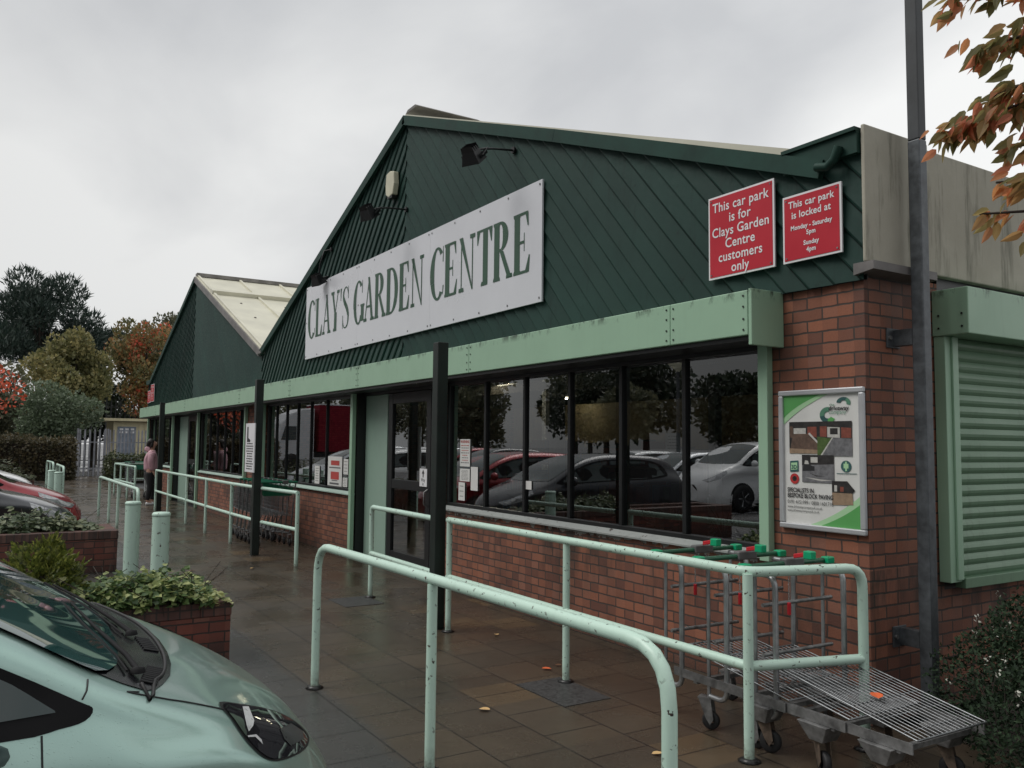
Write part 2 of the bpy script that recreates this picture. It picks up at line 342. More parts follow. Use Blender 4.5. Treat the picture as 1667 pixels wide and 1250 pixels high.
# leaves: every leaf a shade of its own, thin enough to let light through
def leafmat(name, *cols, rough=0.5, trans=0.25, patch=1.3, pw=0.9):
    t = newmat(name)
    g = t.n('ShaderNodeNewGeometry')
    n = t.noise(g.outputs['Position'], patch, 3)
    r = t.math('ADD', t.math('MULTIPLY', g.outputs['Random Per Island'], 0.75), t.math('MULTIPLY', t.math('SUBTRACT', n, 0.5), pw))
    stops = [(0.05 + 0.9 * i / max(1, len(cols) - 1), c) for i, c in enumerate(cols)]
    c = t.ramp(r, *stops); t.base(c); t.rough(rough)
    if trans:
        tr = t.n('ShaderNodeBsdfTranslucent'); t.l(c, tr.inputs[0]); mx = t.n('ShaderNodeMixShader'); mx.inputs[0].default_value = trans
        t.l(t.p.outputs[0], mx.inputs[1]); t.l(tr.outputs[0], mx.inputs[2]); t.l(mx.outputs[0], t.out.inputs[0])
leafmat('pine_needles', (0.020, 0.040, 0.033), (0.038, 0.063, 0.048), (0.065, 0.093, 0.070), trans=0.15)
leafmat('yellow_leaves', (0.13, 0.14, 0.06), (0.26, 0.245, 0.105), (0.45, 0.38, 0.17), trans=0.4, patch=.6, pw=1.5)
leafmat('rust_leaves', (0.13, 0.135, 0.06), (0.23, 0.205, 0.09), (0.32, 0.23, 0.10), (0.42, 0.19, 0.09), (0.70, 0.13, 0.08), trans=0.4, patch=.42, pw=2.2)
leafmat('olive_leaves', (0.08, 0.09, 0.055), (0.15, 0.155, 0.095), (0.23, 0.21, 0.12), trans=0.35)
leafmat('bush_leaves', (0.075, 0.105, 0.06), (0.13, 0.175, 0.105), (0.22, 0.27, 0.17), trans=0.35)
leafmat('scarlet_leaves', (0.30, 0.08, 0.04), (0.70, 0.12, 0.06), (0.80, 0.22, 0.10), trans=0.4)
leafmat('hedge_leaves', (0.05, 0.05, 0.028), (0.10, 0.085, 0.045), (0.17, 0.135, 0.07), trans=0.3)
leafmat('hedge_green', (0.035, 0.05, 0.022), (0.07, 0.085, 0.036), (0.115, 0.13, 0.055), trans=0.25)
leafmat('conifer_gold', (0.05, 0.07, 0.016), (0.14, 0.17, 0.035), (0.34, 0.34, 0.08), trans=0.4)
leafmat('ivy_leaves', (0.05, 0.095, 0.035), (0.12, 0.19, 0.06), (0.42, 0.46, 0.19), (0.62, 0.60, 0.34), trans=0.3)
leafmat('ivy_dark', (0.05, 0.08, 0.04), (0.12, 0.155, 0.08), (0.32, 0.33, 0.20))
leafmat('shrub_leaves', (0.008, 0.020, 0.008), (0.018, 0.042, 0.016), (0.036, 0.062, 0.026), rough=0.85, trans=0.1)
leafmat('cherry_leaves', (0.21, 0.20, 0.08), (0.34, 0.27, 0.11), (0.46, 0.28, 0.12), (0.74, 0.26, 0.16), (0.66, 0.36, 0.11), (0.30, 0.25, 0.09), rough=0.5, trans=0.65)
leafmat('dark_tree_leaves', (0.015, 0.025, 0.015), (0.03, 0.045, 0.025), (0.06, 0.06, 0.03))
leafmat('fallen_orange', (0.62, 0.10, 0.03), (0.70, 0.16, 0.05), trans=0); leafmat('fallen_tan', (0.55, 0.33, 0.13), (0.62, 0.45, 0.22), trans=0); leafmat('fallen_brown', (0.10, 0.05, 0.03), (0.2, 0.09, 0.04), trans=0)
leafmat('petal_white', (0.6, 0.6, 0.52), (0.75, 0.75, 0.68), trans=0.1)
simple('skin', (0.48, 0.28, 0.21), 0.5, var=0.06); simple('hair_dark', (0.014, 0.010, 0.009), 0.45); simple('jacket_pink', (0.56, 0.33, 0.38), 0.5, var=0.1, vs=8)
simple('trouser_black', (0.012, 0.012, 0.014), 0.8); simple('shoe_white', (0.7, 0.7, 0.7), 0.5)
def emit(name, col, s):
    m = bpy.data.materials.new(name); M[name] = m; m.use_nodes = True; t = m.node_tree; t.nodes.clear()
    o = t.nodes.new('ShaderNodeOutputMaterial'); e = t.nodes.new('ShaderNodeEmission'); e.inputs[0].default_value = (*col, 1); e.inputs[1].default_value = s; t.links.new(e.outputs[0], o.inputs[0])
emit('tube_light', (1.0, 0.86, 0.6), 24.0)

# ------------------------------------------------------------------ mesh and object helpers
def wloc(o):
    v = Vector((0, 0, 0))
    while o is not None: v = v + o.location; o = o.parent
    return v
class MB:
    def __init__(s): s.v = []; s.f = []; s.s = []; s.m = []
    def add(s, vs, fs, smooth=False, mi=0):
        o = len(s.v); s.v += [tuple(v) for v in vs]
        for f in fs: s.f.append(tuple(i + o for i in f)); s.s.append(smooth); s.m.append(mi)
        return s
    def box(s, x0, x1, y0, y1, z0, z1, mi=0):
        return s.add([(x0, y0, z0), (x1, y0, z0), (x1, y1, z0), (x0, y1, z0), (x0, y0, z1), (x1, y0, z1), (x1, y1, z1), (x0, y1, z1)],
                     [(0, 3, 2, 1), (4, 5, 6, 7), (0, 1, 5, 4), (1, 2, 6, 5), (2, 3, 7, 6), (3, 0, 4, 7)], mi=mi)
    def hexa(s, p, mi=0):      # eight corners, bottom four then top four
        return s.add(p, [(0, 3, 2, 1), (4, 5, 6, 7), (0, 1, 5, 4), (1, 2, 6, 5), (2, 3, 7, 6), (3, 0, 4, 7)], mi=mi)
    def quad(s, a, b, c, d, mi=0): return s.add([a, b, c, d], [(0, 1, 2, 3)], mi=mi)
    def tube(s, pts, r, n=10, caps=True, closed=False, mi=0):
        P = [Vector(p) for p in pts]; N = len(P); rr = r if isinstance(r, (list, tuple)) else [r] * N
        T = []
        for i in range(N):
            a = P[(i - 1) % N] if (closed or i > 0) else P[i]; b = P[(i + 1) % N] if (closed or i < N - 1) else P[i]
            T.append((b - a).normalized())
        u = T[0].orthogonal().normalized(); vs = []
        for i in range(N):
            u = (u - T[i] * u.dot(T[i])); u = u.normalized() if u.length > 1e-6 else T[i].orthogonal().normalized()
            w = T[i].cross(u)
            for k in range(n):
                a = 2 * math.pi * k / n; vs.append(P[i] + (u * math.cos(a) + w * math.sin(a)) * rr[i])
        fs = []
        for i in range(N if closed else N - 1):
            j = (i + 1) % N
            for k in range(n): fs.append((i * n + k, i * n + (k + 1) % n, j * n + (k + 1) % n, j * n + k))
        s.add(vs, fs, True, mi)
        if caps and not closed:
            s.add(vs[:n], [tuple(range(n - 1, -1, -1))], False, mi); s.add(vs[-n:], [tuple(range(n))], False, mi)
        return s
    def lathe(s, prof, c=(0, 0, 0), n=16, axis='z', smooth=True, mi=0):
        vs = []
        for r, h in prof:
            for k in range(n):
                a = 2 * math.pi * k / n; x, y = r * math.cos(a), r * math.sin(a)
                vs.append((c[0] + x, c[1] + y, c[2] + h) if axis == 'z' else (c[0] + h, c[1] + x, c[2] + y) if axis == 'x' else (c[0] + y, c[1] + h, c[2] + x))
        fs = [(i * n + k, i * n + (k + 1) % n, (i + 1) * n + (k + 1) % n, (i + 1) * n + k) for i in range(len(prof) - 1) for k in range(n)]
        s.add(vs, fs, smooth, mi)
        if prof[0][0] > 1e-4: s.add(vs[:n], [tuple(range(n - 1, -1, -1))], mi=mi)
        if prof[-1][0] > 1e-4: s.add(vs[-n:], [tuple(range(n))], mi=mi)
        return s
    def prism(s, poly, fn, d0, d1, mi=0):   # poly in 2D; fn(a, b, d) gives the point
        n = len(poly); vs = [fn(a, b, d0) for a, b in poly] + [fn(a, b, d1) for a, b in poly]
        return s.add(vs, [tuple(range(n)), tuple(range(2 * n - 1, n - 1, -1))] + [(i, (i + 1) % n, n + (i + 1) % n, n + i)[::-1] for i in range(n)], mi=mi)
    def ball(s, c, rx, ry=None, rz=None, n=14, m=9, mi=0):
        ry = rx if ry is None else ry; rz = rx if rz is None else rz; vs = []
        for i in range(m + 1):
            a = math.pi * i / m
            for k in range(n): b = 2 * math.pi * k / n; vs.append((c[0] + rx * math.sin(a) * math.cos(b), c[1] + ry * math.sin(a) * math.sin(b), c[2] + rz * math.cos(a)))
        return s.add(vs, [(i * n + k, (i + 1) * n + k, (i + 1) * n + (k + 1) % n, i * n + (k + 1) % n) for i in range(m) for k in range(n)], True, mi)
    def build(s, name, mat, parent=None, world=True, bevel=0, fix=False):
        me = bpy.data.meshes.new(name)
        off = wloc(parent) if (parent is not None and world) else Vector((0, 0, 0))
        me.from_pydata([(v[0] - off.x, v[1] - off.y, v[2] - off.z) for v in s.v], [], s.f)
        me.polygons.foreach_set('use_smooth', s.s)
        for mm in (mat if isinstance(mat, (list, tuple)) else [mat]): me.materials.append(M[mm])
        me.polygons.foreach_set('material_index', s.m)
        if fix:
            b = bmesh.new(); b.from_mesh(me); bmesh.ops.remove_doubles(b, verts=b.verts, dist=1e-5); bmesh.ops.recalc_face_normals(b, faces=b.faces); b.to_mesh(me); b.free()
        me.update()
        o = bpy.data.objects.new(name, me); COL.objects.link(o)
        if parent is not None: o.parent = parent
        if bevel:
            bv = o.modifiers.new('bevel', 'BEVEL'); bv.width = bevel; bv.segments = 2; bv.limit_method = 'ANGLE'; bv.angle_limit = R(40)
        return o
def tag(o, label=None, cat=None, group=None, kind=None):
    if label: o['label'] = label
    if cat: o['category'] = cat
    if group: o['group'] = group
    if kind: o['kind'] = kind
    return o
def thing(name, label, cat, loc=(0, 0, 0), rz=0.0, group=None):
    o = bpy.data.objects.new(name, None); o.empty_display_size = 0.2; COL.objects.link(o); o.location = loc; o.rotation_euler = (0, 0, rz)
    return tag(o, label, cat, group)
KIDS = {}
def copy_tree(o, label=None, loc=None, rz=None):
    allo = list(bpy.data.objects)
    def rec(a, par):
        c = a.copy(); COL.objects.link(c)
        if par is not None: c.parent = par
        for ch in [x for x in allo if x.parent is a]: rec(ch, c)
        return c
    r = rec(o, None)
    if label: r['label'] = label
    if loc is not None: r.location = loc
    if rz is not None: r.rotation_euler = (0, 0, rz)
    return r
_tc = {}
def text_polys(txt, size, align='CENTER', spacing=1.0, line=1.0, bold=0.0):
    cu = bpy.data.curves.new('lettering', 'FONT'); cu.body = txt; cu.size = size; cu.align_x = align; cu.space_character = spacing; cu.space_line = line
    cu.resolution_u = 3; cu.offset = bold
    o = bpy.data.objects.new('lettering', cu); COL.objects.link(o)
    dg = bpy.context.evaluated_depsgraph_get(); me = bpy.data.meshes.new_from_object(o.evaluated_get(dg))
    vs = [tuple(v.co) for v in me.vertices]; fs = [tuple(p.vertices) for p in me.polygons]
    bpy.data.objects.remove(o); bpy.data.curves.remove(cu); bpy.data.meshes.remove(me)
    return vs, fs
def put_text(mb, txt, size, x, z, y, align='CENTER', spacing=1.0, xs=1.0, bold=0.0, mi=0):   # on a wall that faces -Y
    vs, fs = text_polys(txt, size, align, spacing, bold=bold)
    mb.add([(x + v[0] * xs, y, z + v[1]) for v in vs], fs, mi=mi)
def rr_path(pts, r, n=5):      # polyline with rounded corners
    P = [Vector(p) for p in pts]; out = [P[0]]
    for i in range(1, len(P) - 1):
        a, b = (P[i - 1] - P[i]), (P[i + 1] - P[i]); ra = min(r, a.length * .49, b.length * .49)
        p0, p1 = P[i] + a.normalized() * ra, P[i] + b.normalized() * ra
        for k in range(n + 1):
            t = k / n; out.append(p0 * (1 - t) ** 2 + P[i] * 2 * t * (1 - t) + p1 * t * t)
    out.append(P[-1]); return out
def clip(poly, a, b, c):       # keep a*x + b*y <= c
    out = []
    for i in range(len(poly)):
        p, q = poly[i], poly[(i + 1) % len(poly)]; dp, dq = a * p[0] + b * p[1] - c, a * q[0] + b * q[1] - c
        if dp <= 0: out.append(p)
        if dp * dq < 0: t = dp / (dp - dq); out.append((p[0] + (q[0] - p[0]) * t, p[1] + (q[1] - p[1]) * t))
    return out
# ================================================================== ground
def sheet(name, mat, x0, x1, y0, y1, z, nx=1, ny=1):
    m = MB(); vs = [(x0 + (x1 - x0) * i / nx, y0 + (y1 - y0) * j / ny, z) for j in range(ny + 1) for i in range(nx + 1)]
    m.add(vs, [(j * (nx + 1) + i, j * (nx + 1) + i + 1, (j + 1) * (nx + 1) + i + 1, (j + 1) * (nx + 1) + i) for j in range(ny) for i in range(nx)])
    return tag(m.build(name, mat), kind='structure')
sheet('ground', 'asphalt', -420, 260, -320, 320, -0.104)
mb = MB(); mb.box(-42.5, 5, 0.96, 4.62, -0.09, 0.0)
tag(mb.build('paving', 'paving'), kind='structure')
mb = MB()
x = -42.5
while x < 5:
    mb.box(x, x + 0.905, 0.83, 0.955, -0.1, 0.004); x += 0.912
tag(mb.build('kerb', 'kerb_stone', bevel=0.012), kind='structure')
mb = MB()
for i in range(-16, 6):        # white bay lines of the far row
    xx = -3.0 + i * 2.5
    mb.box(xx - 0.05, xx + 0.05, -11.4, -6.6, -0.102, -0.098)
tag(mb.build('bay_lines', 'white_paint'), kind='structure')
sheet('planting_bed', 'soil', -3.06, 5, 4.64, 30, -0.03)
mb = MB(); mb.box(-8.42, -7.93, 3.08, 3.48, -0.02, 0.004); tag(mb.build('drain_patch', 'drain_grit'), kind='structure')
mb = MB(); mb.box(-4.86, -4.30, 3.10, 3.46, -0.02, 0.004); tag(mb.build('drain_patch', 'drain_grit'), kind='structure')

# ================================================================== building
B = thing('garden_centre', 'long brick garden centre with dark green boarded gables and pale green shutter boxes', 'building', (-15.7, 4.41, 0))
YB = 4.41           # face of the brick
XE = -28.55         # far end
def wallbox(m, x0, x1, z0, z1, t=0.22): m.box(x0, x1, YB, YB + t, z0, z1)
mb = MB()
wallbox(mb, -3.84, -3.10, 0, 2.66)
mb.box(-3.32, -3.10, 4.63, 5.16, 0, 2.66); mb.box(-3.32, -3.10, 5.16, 14, 0, 0.72)
mb.build('corner_pier', 'brick', B)
for x0, x1 in ((-8.50, -3.842), (-15.58, -11.21), (-21.10, -16.86), (-28.35, -24.40)):
    m = MB(); wallbox(m, x0, x1, 0, 0.872); m.build('window_wall', 'brick', B)
for x0, x1 in ((-8.62, -8.50), (-11.46, -11.44), (-16.86, -15.58), (-28.55, -28.35)):
    if x1 - x0 > 0.1:
        m = MB(); wallbox(m, x0, x1, 0, 2.30); m.build('pier', 'brick', B)
m = MB(); wallbox(m, XE, -3.842, 2.36, 2.66); m.build('lintel', 'brick', B)
m = MB(); m.box(XE, XE + .22, 4.63, 30, 0, 3.30); m.build('end_wall', 'brick', B)
m = MB(); m.box(XE, -3.1, 30, 30.2, 0, 3.4); m.build('rear_wall', 'brick', B)

# ---- gables: diagonal shiplap boards, really stepped
def gable(poly, seam, step=0.02, w=0.14, y0=4.385):
    m = MB(); s, c = math.sin(R(48)), math.cos(R(48))
    for side in (-1, 1):
        half = clip(poly, 1, 0, seam) if side < 0 else clip(poly, -1, 0, -seam)
        if len(half) < 3: continue
        # boards run down and away from the seam: direction (side*c, -s), normal across the boards (-side*s... ) pointing down towards the seam
        nx, nz = -side * s, -c
        ds = [nx * p[0] + nz * p[1] for p in half]; k = math.floor(min(ds) / w)
        while k * w < max(ds):
            a, b = k * w, (k + 1) * w; strip = clip(clip(half, -nx, -nz, -(a + .008)), nx, nz, b); k += 1
            if len(strip) < 3: continue
            jit = random.uniform(-0.002, 0.002)
            e = b - .015; q = step * .6
            yy = lambda p: y0 + jit - (step * max(0, min(1, (nx * p[0] + nz * p[1] - a) / (e - a))) if nx * p[0] + nz * p[1] <= e + 1e-6 else step - (step - q) * (nx * p[0] + nz * p[1] - e) / (b - e))
            jit = random.uniform(-0.002, 0.002)
            for part in (clip(strip, nx, nz, e), clip(strip, -nx, -nz, -e)):
                if len(part) > 2: m.add([(p[0], yy(p), p[1]) for p in part], [tuple(range(len(part)))])
            low = [p for p in strip if abs(nx * p[0] + nz * p[1] - b) < 1e-5]
            if len(low) == 2:
                (p, q2) = low; m.add([(p[0], y0 - step * .6 + jit, p[1]), (q2[0], y0 - step * .6 + jit, q2[1]), (q2[0], y0 + 0.006, q2[1]), (p[0], y0 + 0.006, p[1])], [(0, 1, 2, 3)])
    return m
random.seed(4)
AP1, AP2, VAL, ZV = (-9.55, 5.68), (-21.93, 5.66), -15.80, 3.27
g1 = [(VAL, 2.60), (-3.07, 2.60), (-3.07, 3.46), (-3.62, 3.46), AP1, (VAL, ZV)]
g2 = [(-28.62, 2.60), (VAL - .004, 2.60), (VAL - .004, ZV), AP2, (-28.0, 3.46), (-28.62, 3.46)]
gable(g1, AP1[0]).build('gable_boarding', 'cladding', B)
gable(g2, AP2[0]).build('gable_boarding', 'cladding', B)
# dark backing behind the boards
for g in (g1, g2):
    m = MB(); m.prism(g, lambda a, b, d: (a, d, b), 4.40, 4.405 if g is g1 else 4.404); m.build('gable_backing', 'black_frame', B)

# ---- rake boards and caps
def rake(m, a, b, w=0.115, y0=4.315, y1=4.362, over=0.0):
    A, Bv = Vector((a[0], 0, a[1])), Vector((b[0], 0, b[1])); d = (Bv - A).normalized(); n = Vector((-d.z, 0, d.x))
    if n.z > 0: n = -n
    p = [A, Bv, Bv + n * w, A + n * w]
    for q in p: pass
    lo = [Vector((q.x, y0, q.z)) for q in p]; hi = [Vector((q.x, y1, q.z)) for q in p]
    m.hexa([lo[0], lo[1], lo[2], lo[3], hi[0], hi[1], hi[2], hi[3]])
sl = (AP1[1] - 3.46) / (AP1[0] + 3.62)
m = MB(); rake(m, (AP1[0], AP1[1] + .06), (VAL, ZV + .06)); m.build('rake_board', 'trim_green', B, fix=True)
m = MB(); rake(m, (AP1[0] + .003, AP1[1] + .06), (-6.2, AP1[1] + .06 - 3.35 * .372)); m.build('rake_board', 'trim_green', B, fix=True)
m = MB(); rake(m, (-6.196, AP1[1] + .06 - 3.354 * .372), (-3.30, 3.375), 0.115); m.build('rake_board', 'trim_green', B, fix=True)
m = MB(); m.tube([(-3.34, 4.30, 3.335), (-3.26, 4.30, 3.315), (-3.21, 4.30, 3.345), (-3.175, 4.30, 3.42)], 0.028, 8); m.build('gutter_end', 'trim_green', B)
m = MB(); m.box(-3.62, -3.074, 4.33, 4.372, 3.36, 3.49); m.box(-3.62, -3.074, 4.31, 4.52, 3.492, 3.515); m.build('parapet_cap', 'trim_green', B)
m = MB(); rake(m, (AP2[0], AP2[1] + .06), (VAL - .01, ZV + .06), 0.13, 4.31, 4.36); m.build('rake_board', 'flashing', B, fix=True)
m = MB(); rake(m, (AP2[0] - .003, AP2[1] + .06), (-28.0, 3.50), 0.115, 4.31, 4.36); m.build('rake_board', 'trim_green', B, fix=True)
m = MB(); m.box(-28.64, -28.0, 4.31, 4.37, 3.36, 3.49); m.build('parapet_cap', 'trim_green', B)

# ---- roofs
def roof(a, b, name, ribs=True, y0=4.34, y1=30):
    A, Bv = Vector((a[0], 0, a[1])), Vector((b[0], 0, b[1])); d = (Bv - A).normalized(); n = Vector((-d.z, 0, d.x)); n = n if n.z > 0 else -n
    m = MB(); p = [A, Bv, Bv + n * .05, A + n * .05]
    m.hexa([(q.x, y0, q.z) for q in p] + [(q.x, y1, q.z) for q in p])
    if ribs:
        y = y0 + .03; L = (Bv - A).length
        while y < y1 - 1:
            q0, q1 = A + n * .05, Bv + n * .05; q2, q3 = q1 + n * .045, q0 + n * .045
            m.hexa([(q.x, y, q.z) for q in (q0, q1, q2, q3)] + [(q.x, y + .05, q.z) for q in (q0, q1, q2, q3)]); y += 1.02
        s0, s1 = A + d * L * .27 + n * .052, A + d * L * .305 + n * .052
        m.hexa([(q.x, y0 + .01, q.z) for q in (s0, s1, s1 + n * .09, s0 + n * .09)] + [(q.x, y1, q.z) for q in (s0, s1, s1 + n * .09, s0 + n * .09)])
    return m.build(name, 'roof_cream', B, fix=True)
for ap, l, r in ((AP1, (VAL + .02, ZV + .02), (-3.30, 3.375)), (AP2, (-28.3, 3.40), (VAL - .02, ZV + .03))):
    roof((ap[0], ap[1] + .025), l, 'roof_panel', False); rf = roof((ap[0] + .002, ap[1] + .025), r, 'roof_panel', ap is AP2)
    m = MB()
    for j in range(7):
        for q in range(3 if ap is AP2 else 0):
            fx = .42 + .2 * q; px_, pz = ap[0] + (r[0] - ap[0]) * fx, ap[1] + .085 + (r[1] - ap[1] - .025) * fx
            m.box(px_ - .03, px_ + .03, 4.82 + j * 1.02, 4.86 + j * 1.02, pz - .02, pz + .01)
    if m.v: m.build('roof_fixing', 'roof_grey', rf)
m = MB(); m.box(AP2[0] - .10, AP2[0] + .10, 4.36, 30, AP2[1] + .06, AP2[1] + .15); m.build('ridge_cap', 'roof_grey', B)
m = MB(); y = 4.40; k = 0
random.seed(8)
while y < 6.6:
    h = .085 - .01 * k; m.prism([(-.17, .05), (.17, .05), (.11, h), (-.11, h)], lambda a, b, d: (AP1[0] + .06 + a, d, AP1[1] + .08 + b), y, y + .9); y += .93; k += 1
m.build('ridge_cap', 'roof_grey', B, fix=True)
m = MB(); m.box(VAL - .12, VAL + .12, 4.30, 30, ZV - .02, ZV + .03); m.build('valley_gutter', 'roof_grey', B)

# ---- concrete parapet along the side
m = MB(); m.box(-3.066, -2.95 - .09, 4.355, 5.0, 2.70, 3.53); m.build('concrete_panel', 'concrete', B, bevel=.008)
m = MB(); m.box(-3.30, -3.05, 5.004, 16, 2.70, 3.50); m.build('concrete_panel', 'concrete', B, bevel=.008)
m = MB(); m.box(-3.30, -3.068, 4.41, 5.0, 2.67, 3.46); m.build('concrete_core', 'concrete', B)
m = MB(); m.prism([(-3.12, 2.625), (-2.985, 2.645), (-2.985, 2.695), (-3.12, 2.695)], lambda a, b, d: (a, d, b), 4.34, 4.98); m.build('drip_flashing', 'flashing', B, fix=True)

# ---- shutter boxes of folded pale green metal
segs = [-28.3, -25.4, -21.4, -16.3, -13.2, -10.34, -7.37, -4.44, -3.722]
def screw(m, x, y, z, axis='y', r=.007):
    m.lathe([(r, -.003), (r, .0), (r * .6, .002)][::-1], (x, y, z), 8, axis)
for a, b in zip(segs[:-1], segs[1:]):
    m = MB(); m.box(a + .002, b - .002, 4.10, YB - .004, 2.315, 2.605)
    bx = m.build('shutter_box', 'shutter_green', B, bevel=.006)
    s = MB()
    for xx in (a + .035, b - .035):
        for z in (2.35, 2.42, 2.50, 2.57): screw(s, xx, 4.0975, z)
    s.build('screw', 'dark_rubber', bx)
m = MB(); m.box(-3.722 + .003, -3.692, 4.102, YB - .006, 2.25, 2.612); m.build('box_end_plate', 'shutter_green', B, bevel=.004)
m = MB(); m.box(-28.3, -3.72, 4.13, YB - .002, 2.285, 2.312); m.build('box_soffit', 'black_frame', B)
# ---- shutter guides (uprights beside each opening)
for x in (-3.83, -8.50, -11.165, -15.60, -16.84, -21.16, -24.34, -28.36):
    z0 = 0.86 if x == -3.83 else (0.0 if x in (-11.165, -21.16, -24.34) else 0.86)
    m = MB(); wd = .04 if x == -3.83 else .045
    m.box(x - wd, x + wd, 4.35 if x == -3.83 else 4.35, 4.407, z0, 2.31)
    m.build('shutter_guide', 'shutter_green', B, bevel=.005)
# ---- windows
def window(x0, x1, bars, z0, z1, sill='sill_grey', bw=.02):
    m = MB(); y0, y1 = 4.432, 4.50
    m.box(x0, x1, y0, y1, z0, z0 + .055); m.box(x0, x1, y0, y1, z1 - .045, z1)
    m.box(x0, x0 + .06, y0 + .002, y1, z0 + .055, z1 - .045); m.box(x1 - .05, x1, y0 + .002, y1, z0 + .055, z1 - .045)
    for b in bars: m.box(b - bw, b + bw, y0 + .004, y1 - .004, z0 + .055, z1 - .045)
    w = m.build('window', 'black_frame', B, bevel=.004)
    p = MB(); p.quad((x0 + .03, 4.462, z0 + .04), (x1 - .03, 4.462, z0 + .04), (x1 - .03, 4.462, z1 - .03), (x0 + .03, 4.462, z1 - .03)); p.build('pane', 'window_glass', w)
    s = MB(); s.hexa([(x0, 4.37, .872), (x1, 4.37, .872), (x1, 4.60, .872), (x0, 4.60, .872), (x0, 4.37, .885), (x1, 4.37, .885), (x1, 4.431, z0 + .02), (x0, 4.431, z0 + .02)])
    s.build('sill', sill, w, fix=True)
    return w
W1 = window(-8.44, -3.86, [-7.61, -6.86, -6.12, -5.40, -4.66], .90, 2.30)
W2 = window(-15.55, -11.21, [-15.02, -14.43, -13.82, -13.15, -12.42], .90, 2.30, 'sill_mint', .007)
W3 = window(-21.08, -16.88, [-20.2, -19.5, -18.8, -18.1, -17.5], .90, 2.30, 'sill_mint', .007)
W4 = window(-28.33, -24.42, [-27.5, -26.8, -26.1, -25.2], .90, 2.30, 'sill_mint', .007)
# ---- entrances, set back
def entrance(x0, x1, xp, doors, name='door'):
    for q in (x0, x1): m = MB(); m.box(q - .02, q + .02, 4.425, 4.60, 0.01, 2.30); m.build('door_reveal', 'black_frame', B)
    m = MB(); m.box(x0 + .03, xp, 4.545, 4.585, 0.01, 2.255); m.build('side_panel', 'reveal_green', B, bevel=.004)
    m = MB(); m.box(x0 + .03, x1 - .03, 4.50, 4.62, 2.258, 2.36); m.build('door_header', 'black_frame', B)
    m = MB(); m.box(x0, x1, 4.42, 4.66, 0.001, 0.009); m.build('threshold', 'wet_iron', B)
    for a, b in doors:
        m = MB(); y0, y1 = 4.55, 4.60
        m.box(a, a + .13, y0, y1, .012, 2.256); m.box(b - .12, b, y0, y1, .012, 2.256)
        for z0, z1 in ((.012, .22), (1.02, 1.14), (2.12, 2.256)): m.box(a + .13, b - .12, y0 + .003, y1, z0, z1)
        d = m.build(name, 'black_frame', B, bevel=.004)
        p = MB(); p.quad((a + .1, 4.575, .2), (b - .1, 4.575, .2), (b - .1, 4.575, 2.2), (a + .1, 4.575, 2.2)); p.build('pane', 'window_glass', d)
        h = MB(); h.tube([(b - .05, 4.547, .85), (b - .05, 4.50, .88), (b - .05, 4.50, 1.02), (b - .05, 4.547, 1.05)], .012, 8); h.build('handle', 'steel_dull', d)
entrance(-11.13, -8.60, -10.36, [(-10.34, -9.09), (-9.08, -8.64)])
entrance(-24.28, -21.22, -23.2, [(-23.15, -22.2), (-22.19, -21.26)])
# ---- side window with its roller shutter
m = MB(); m.box(-3.096, -2.86, 5.09, 9.5, 2.312, 2.605); sb = m.build('shutter_box', 'shutter_green', B, bevel=.006)
s = MB()
for yy, zz_ in ((5.087, 2.36), (5.087, 2.44)):
    for xx in (-3.05, -2.90): screw(s, xx, yy, zz_)
s.build('screw', 'dark_rubber', sb)
m = MB(); m.box(-3.094, -3.02, 5.10, 5.225, .775, 2.31); m.build('shutter_guide', 'shutter_green', B, bevel=.004)
m = MB(); m.box(-3.02, -3.005, 5.16, 5.222, .79, 2.31); m.build('shutter_guide', 'shutter_green', B, bevel=.003)
m = MB(); z = .80; prof = []
while z < 2.31:       # curved laths
    for k in range(5):
        a = k / 4; prof.append((-3.048 + .014 * math.sin(math.pi * min(1, a * 1.05)) , z + a * .068))
    prof.append((-3.052, z + .070)); z += .072
n = len(prof)
vs = [(x, 5.226, z) for x, z in prof] + [(x, 9.5, z) for x, z in prof]
m.add(vs, [(i, n + i, n + i + 1, i + 1) for i in range(n - 1)]); m.build('roller_shutter', 'slat_green', B)
m = MB(); m.box(-3.07, -3.0, 5.228, 9.5, .735, .80); m.build('shutter_bottom_bar', 'slat_green', B, bevel=.004)
m = MB(); m.box(-3.325, -3.10, 5.16, 30, .722, 3.08); m.build('shutter_backing', 'black_frame', B)
# ---- inside
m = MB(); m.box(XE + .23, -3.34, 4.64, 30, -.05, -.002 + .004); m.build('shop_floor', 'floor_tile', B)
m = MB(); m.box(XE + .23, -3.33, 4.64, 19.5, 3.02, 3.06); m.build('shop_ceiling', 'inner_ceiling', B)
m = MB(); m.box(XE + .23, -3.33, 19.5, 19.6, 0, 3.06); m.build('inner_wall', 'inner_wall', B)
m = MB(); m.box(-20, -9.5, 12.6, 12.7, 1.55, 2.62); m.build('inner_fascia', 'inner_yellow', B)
for x, y in ((-8.52, 6.0), (-12.4, 6.2), (-16.5, 6.5), (-9.2, 9.4), (-14, 9.6)):
    m = MB(); m.box(x - .07, x + .07, y - .07, y + .07, .003, 3.02); m.build('column', 'inner_column', B)
m = MB(); m.box(XE + .3, -3.35, 5.4, 5.52, 2.36, 2.5); m.box(XE + .3, -3.35, 8.2, 8.3, 2.55, 2.7); m.build('ceiling_beam', 'inner_ceiling', B)
lights = [(-13.6, 8.0, 2.75), (-12.76, 7.6, 2.70), (-13.4, 8.3, 2.66), (-13.9, 8.9, 2.7), (-16.6, 12.0, 2.74), (-15.5, 9.6, 2.8), (-18.2, 8.6, 2.8), (-20.5, 10.2, 2.8)]
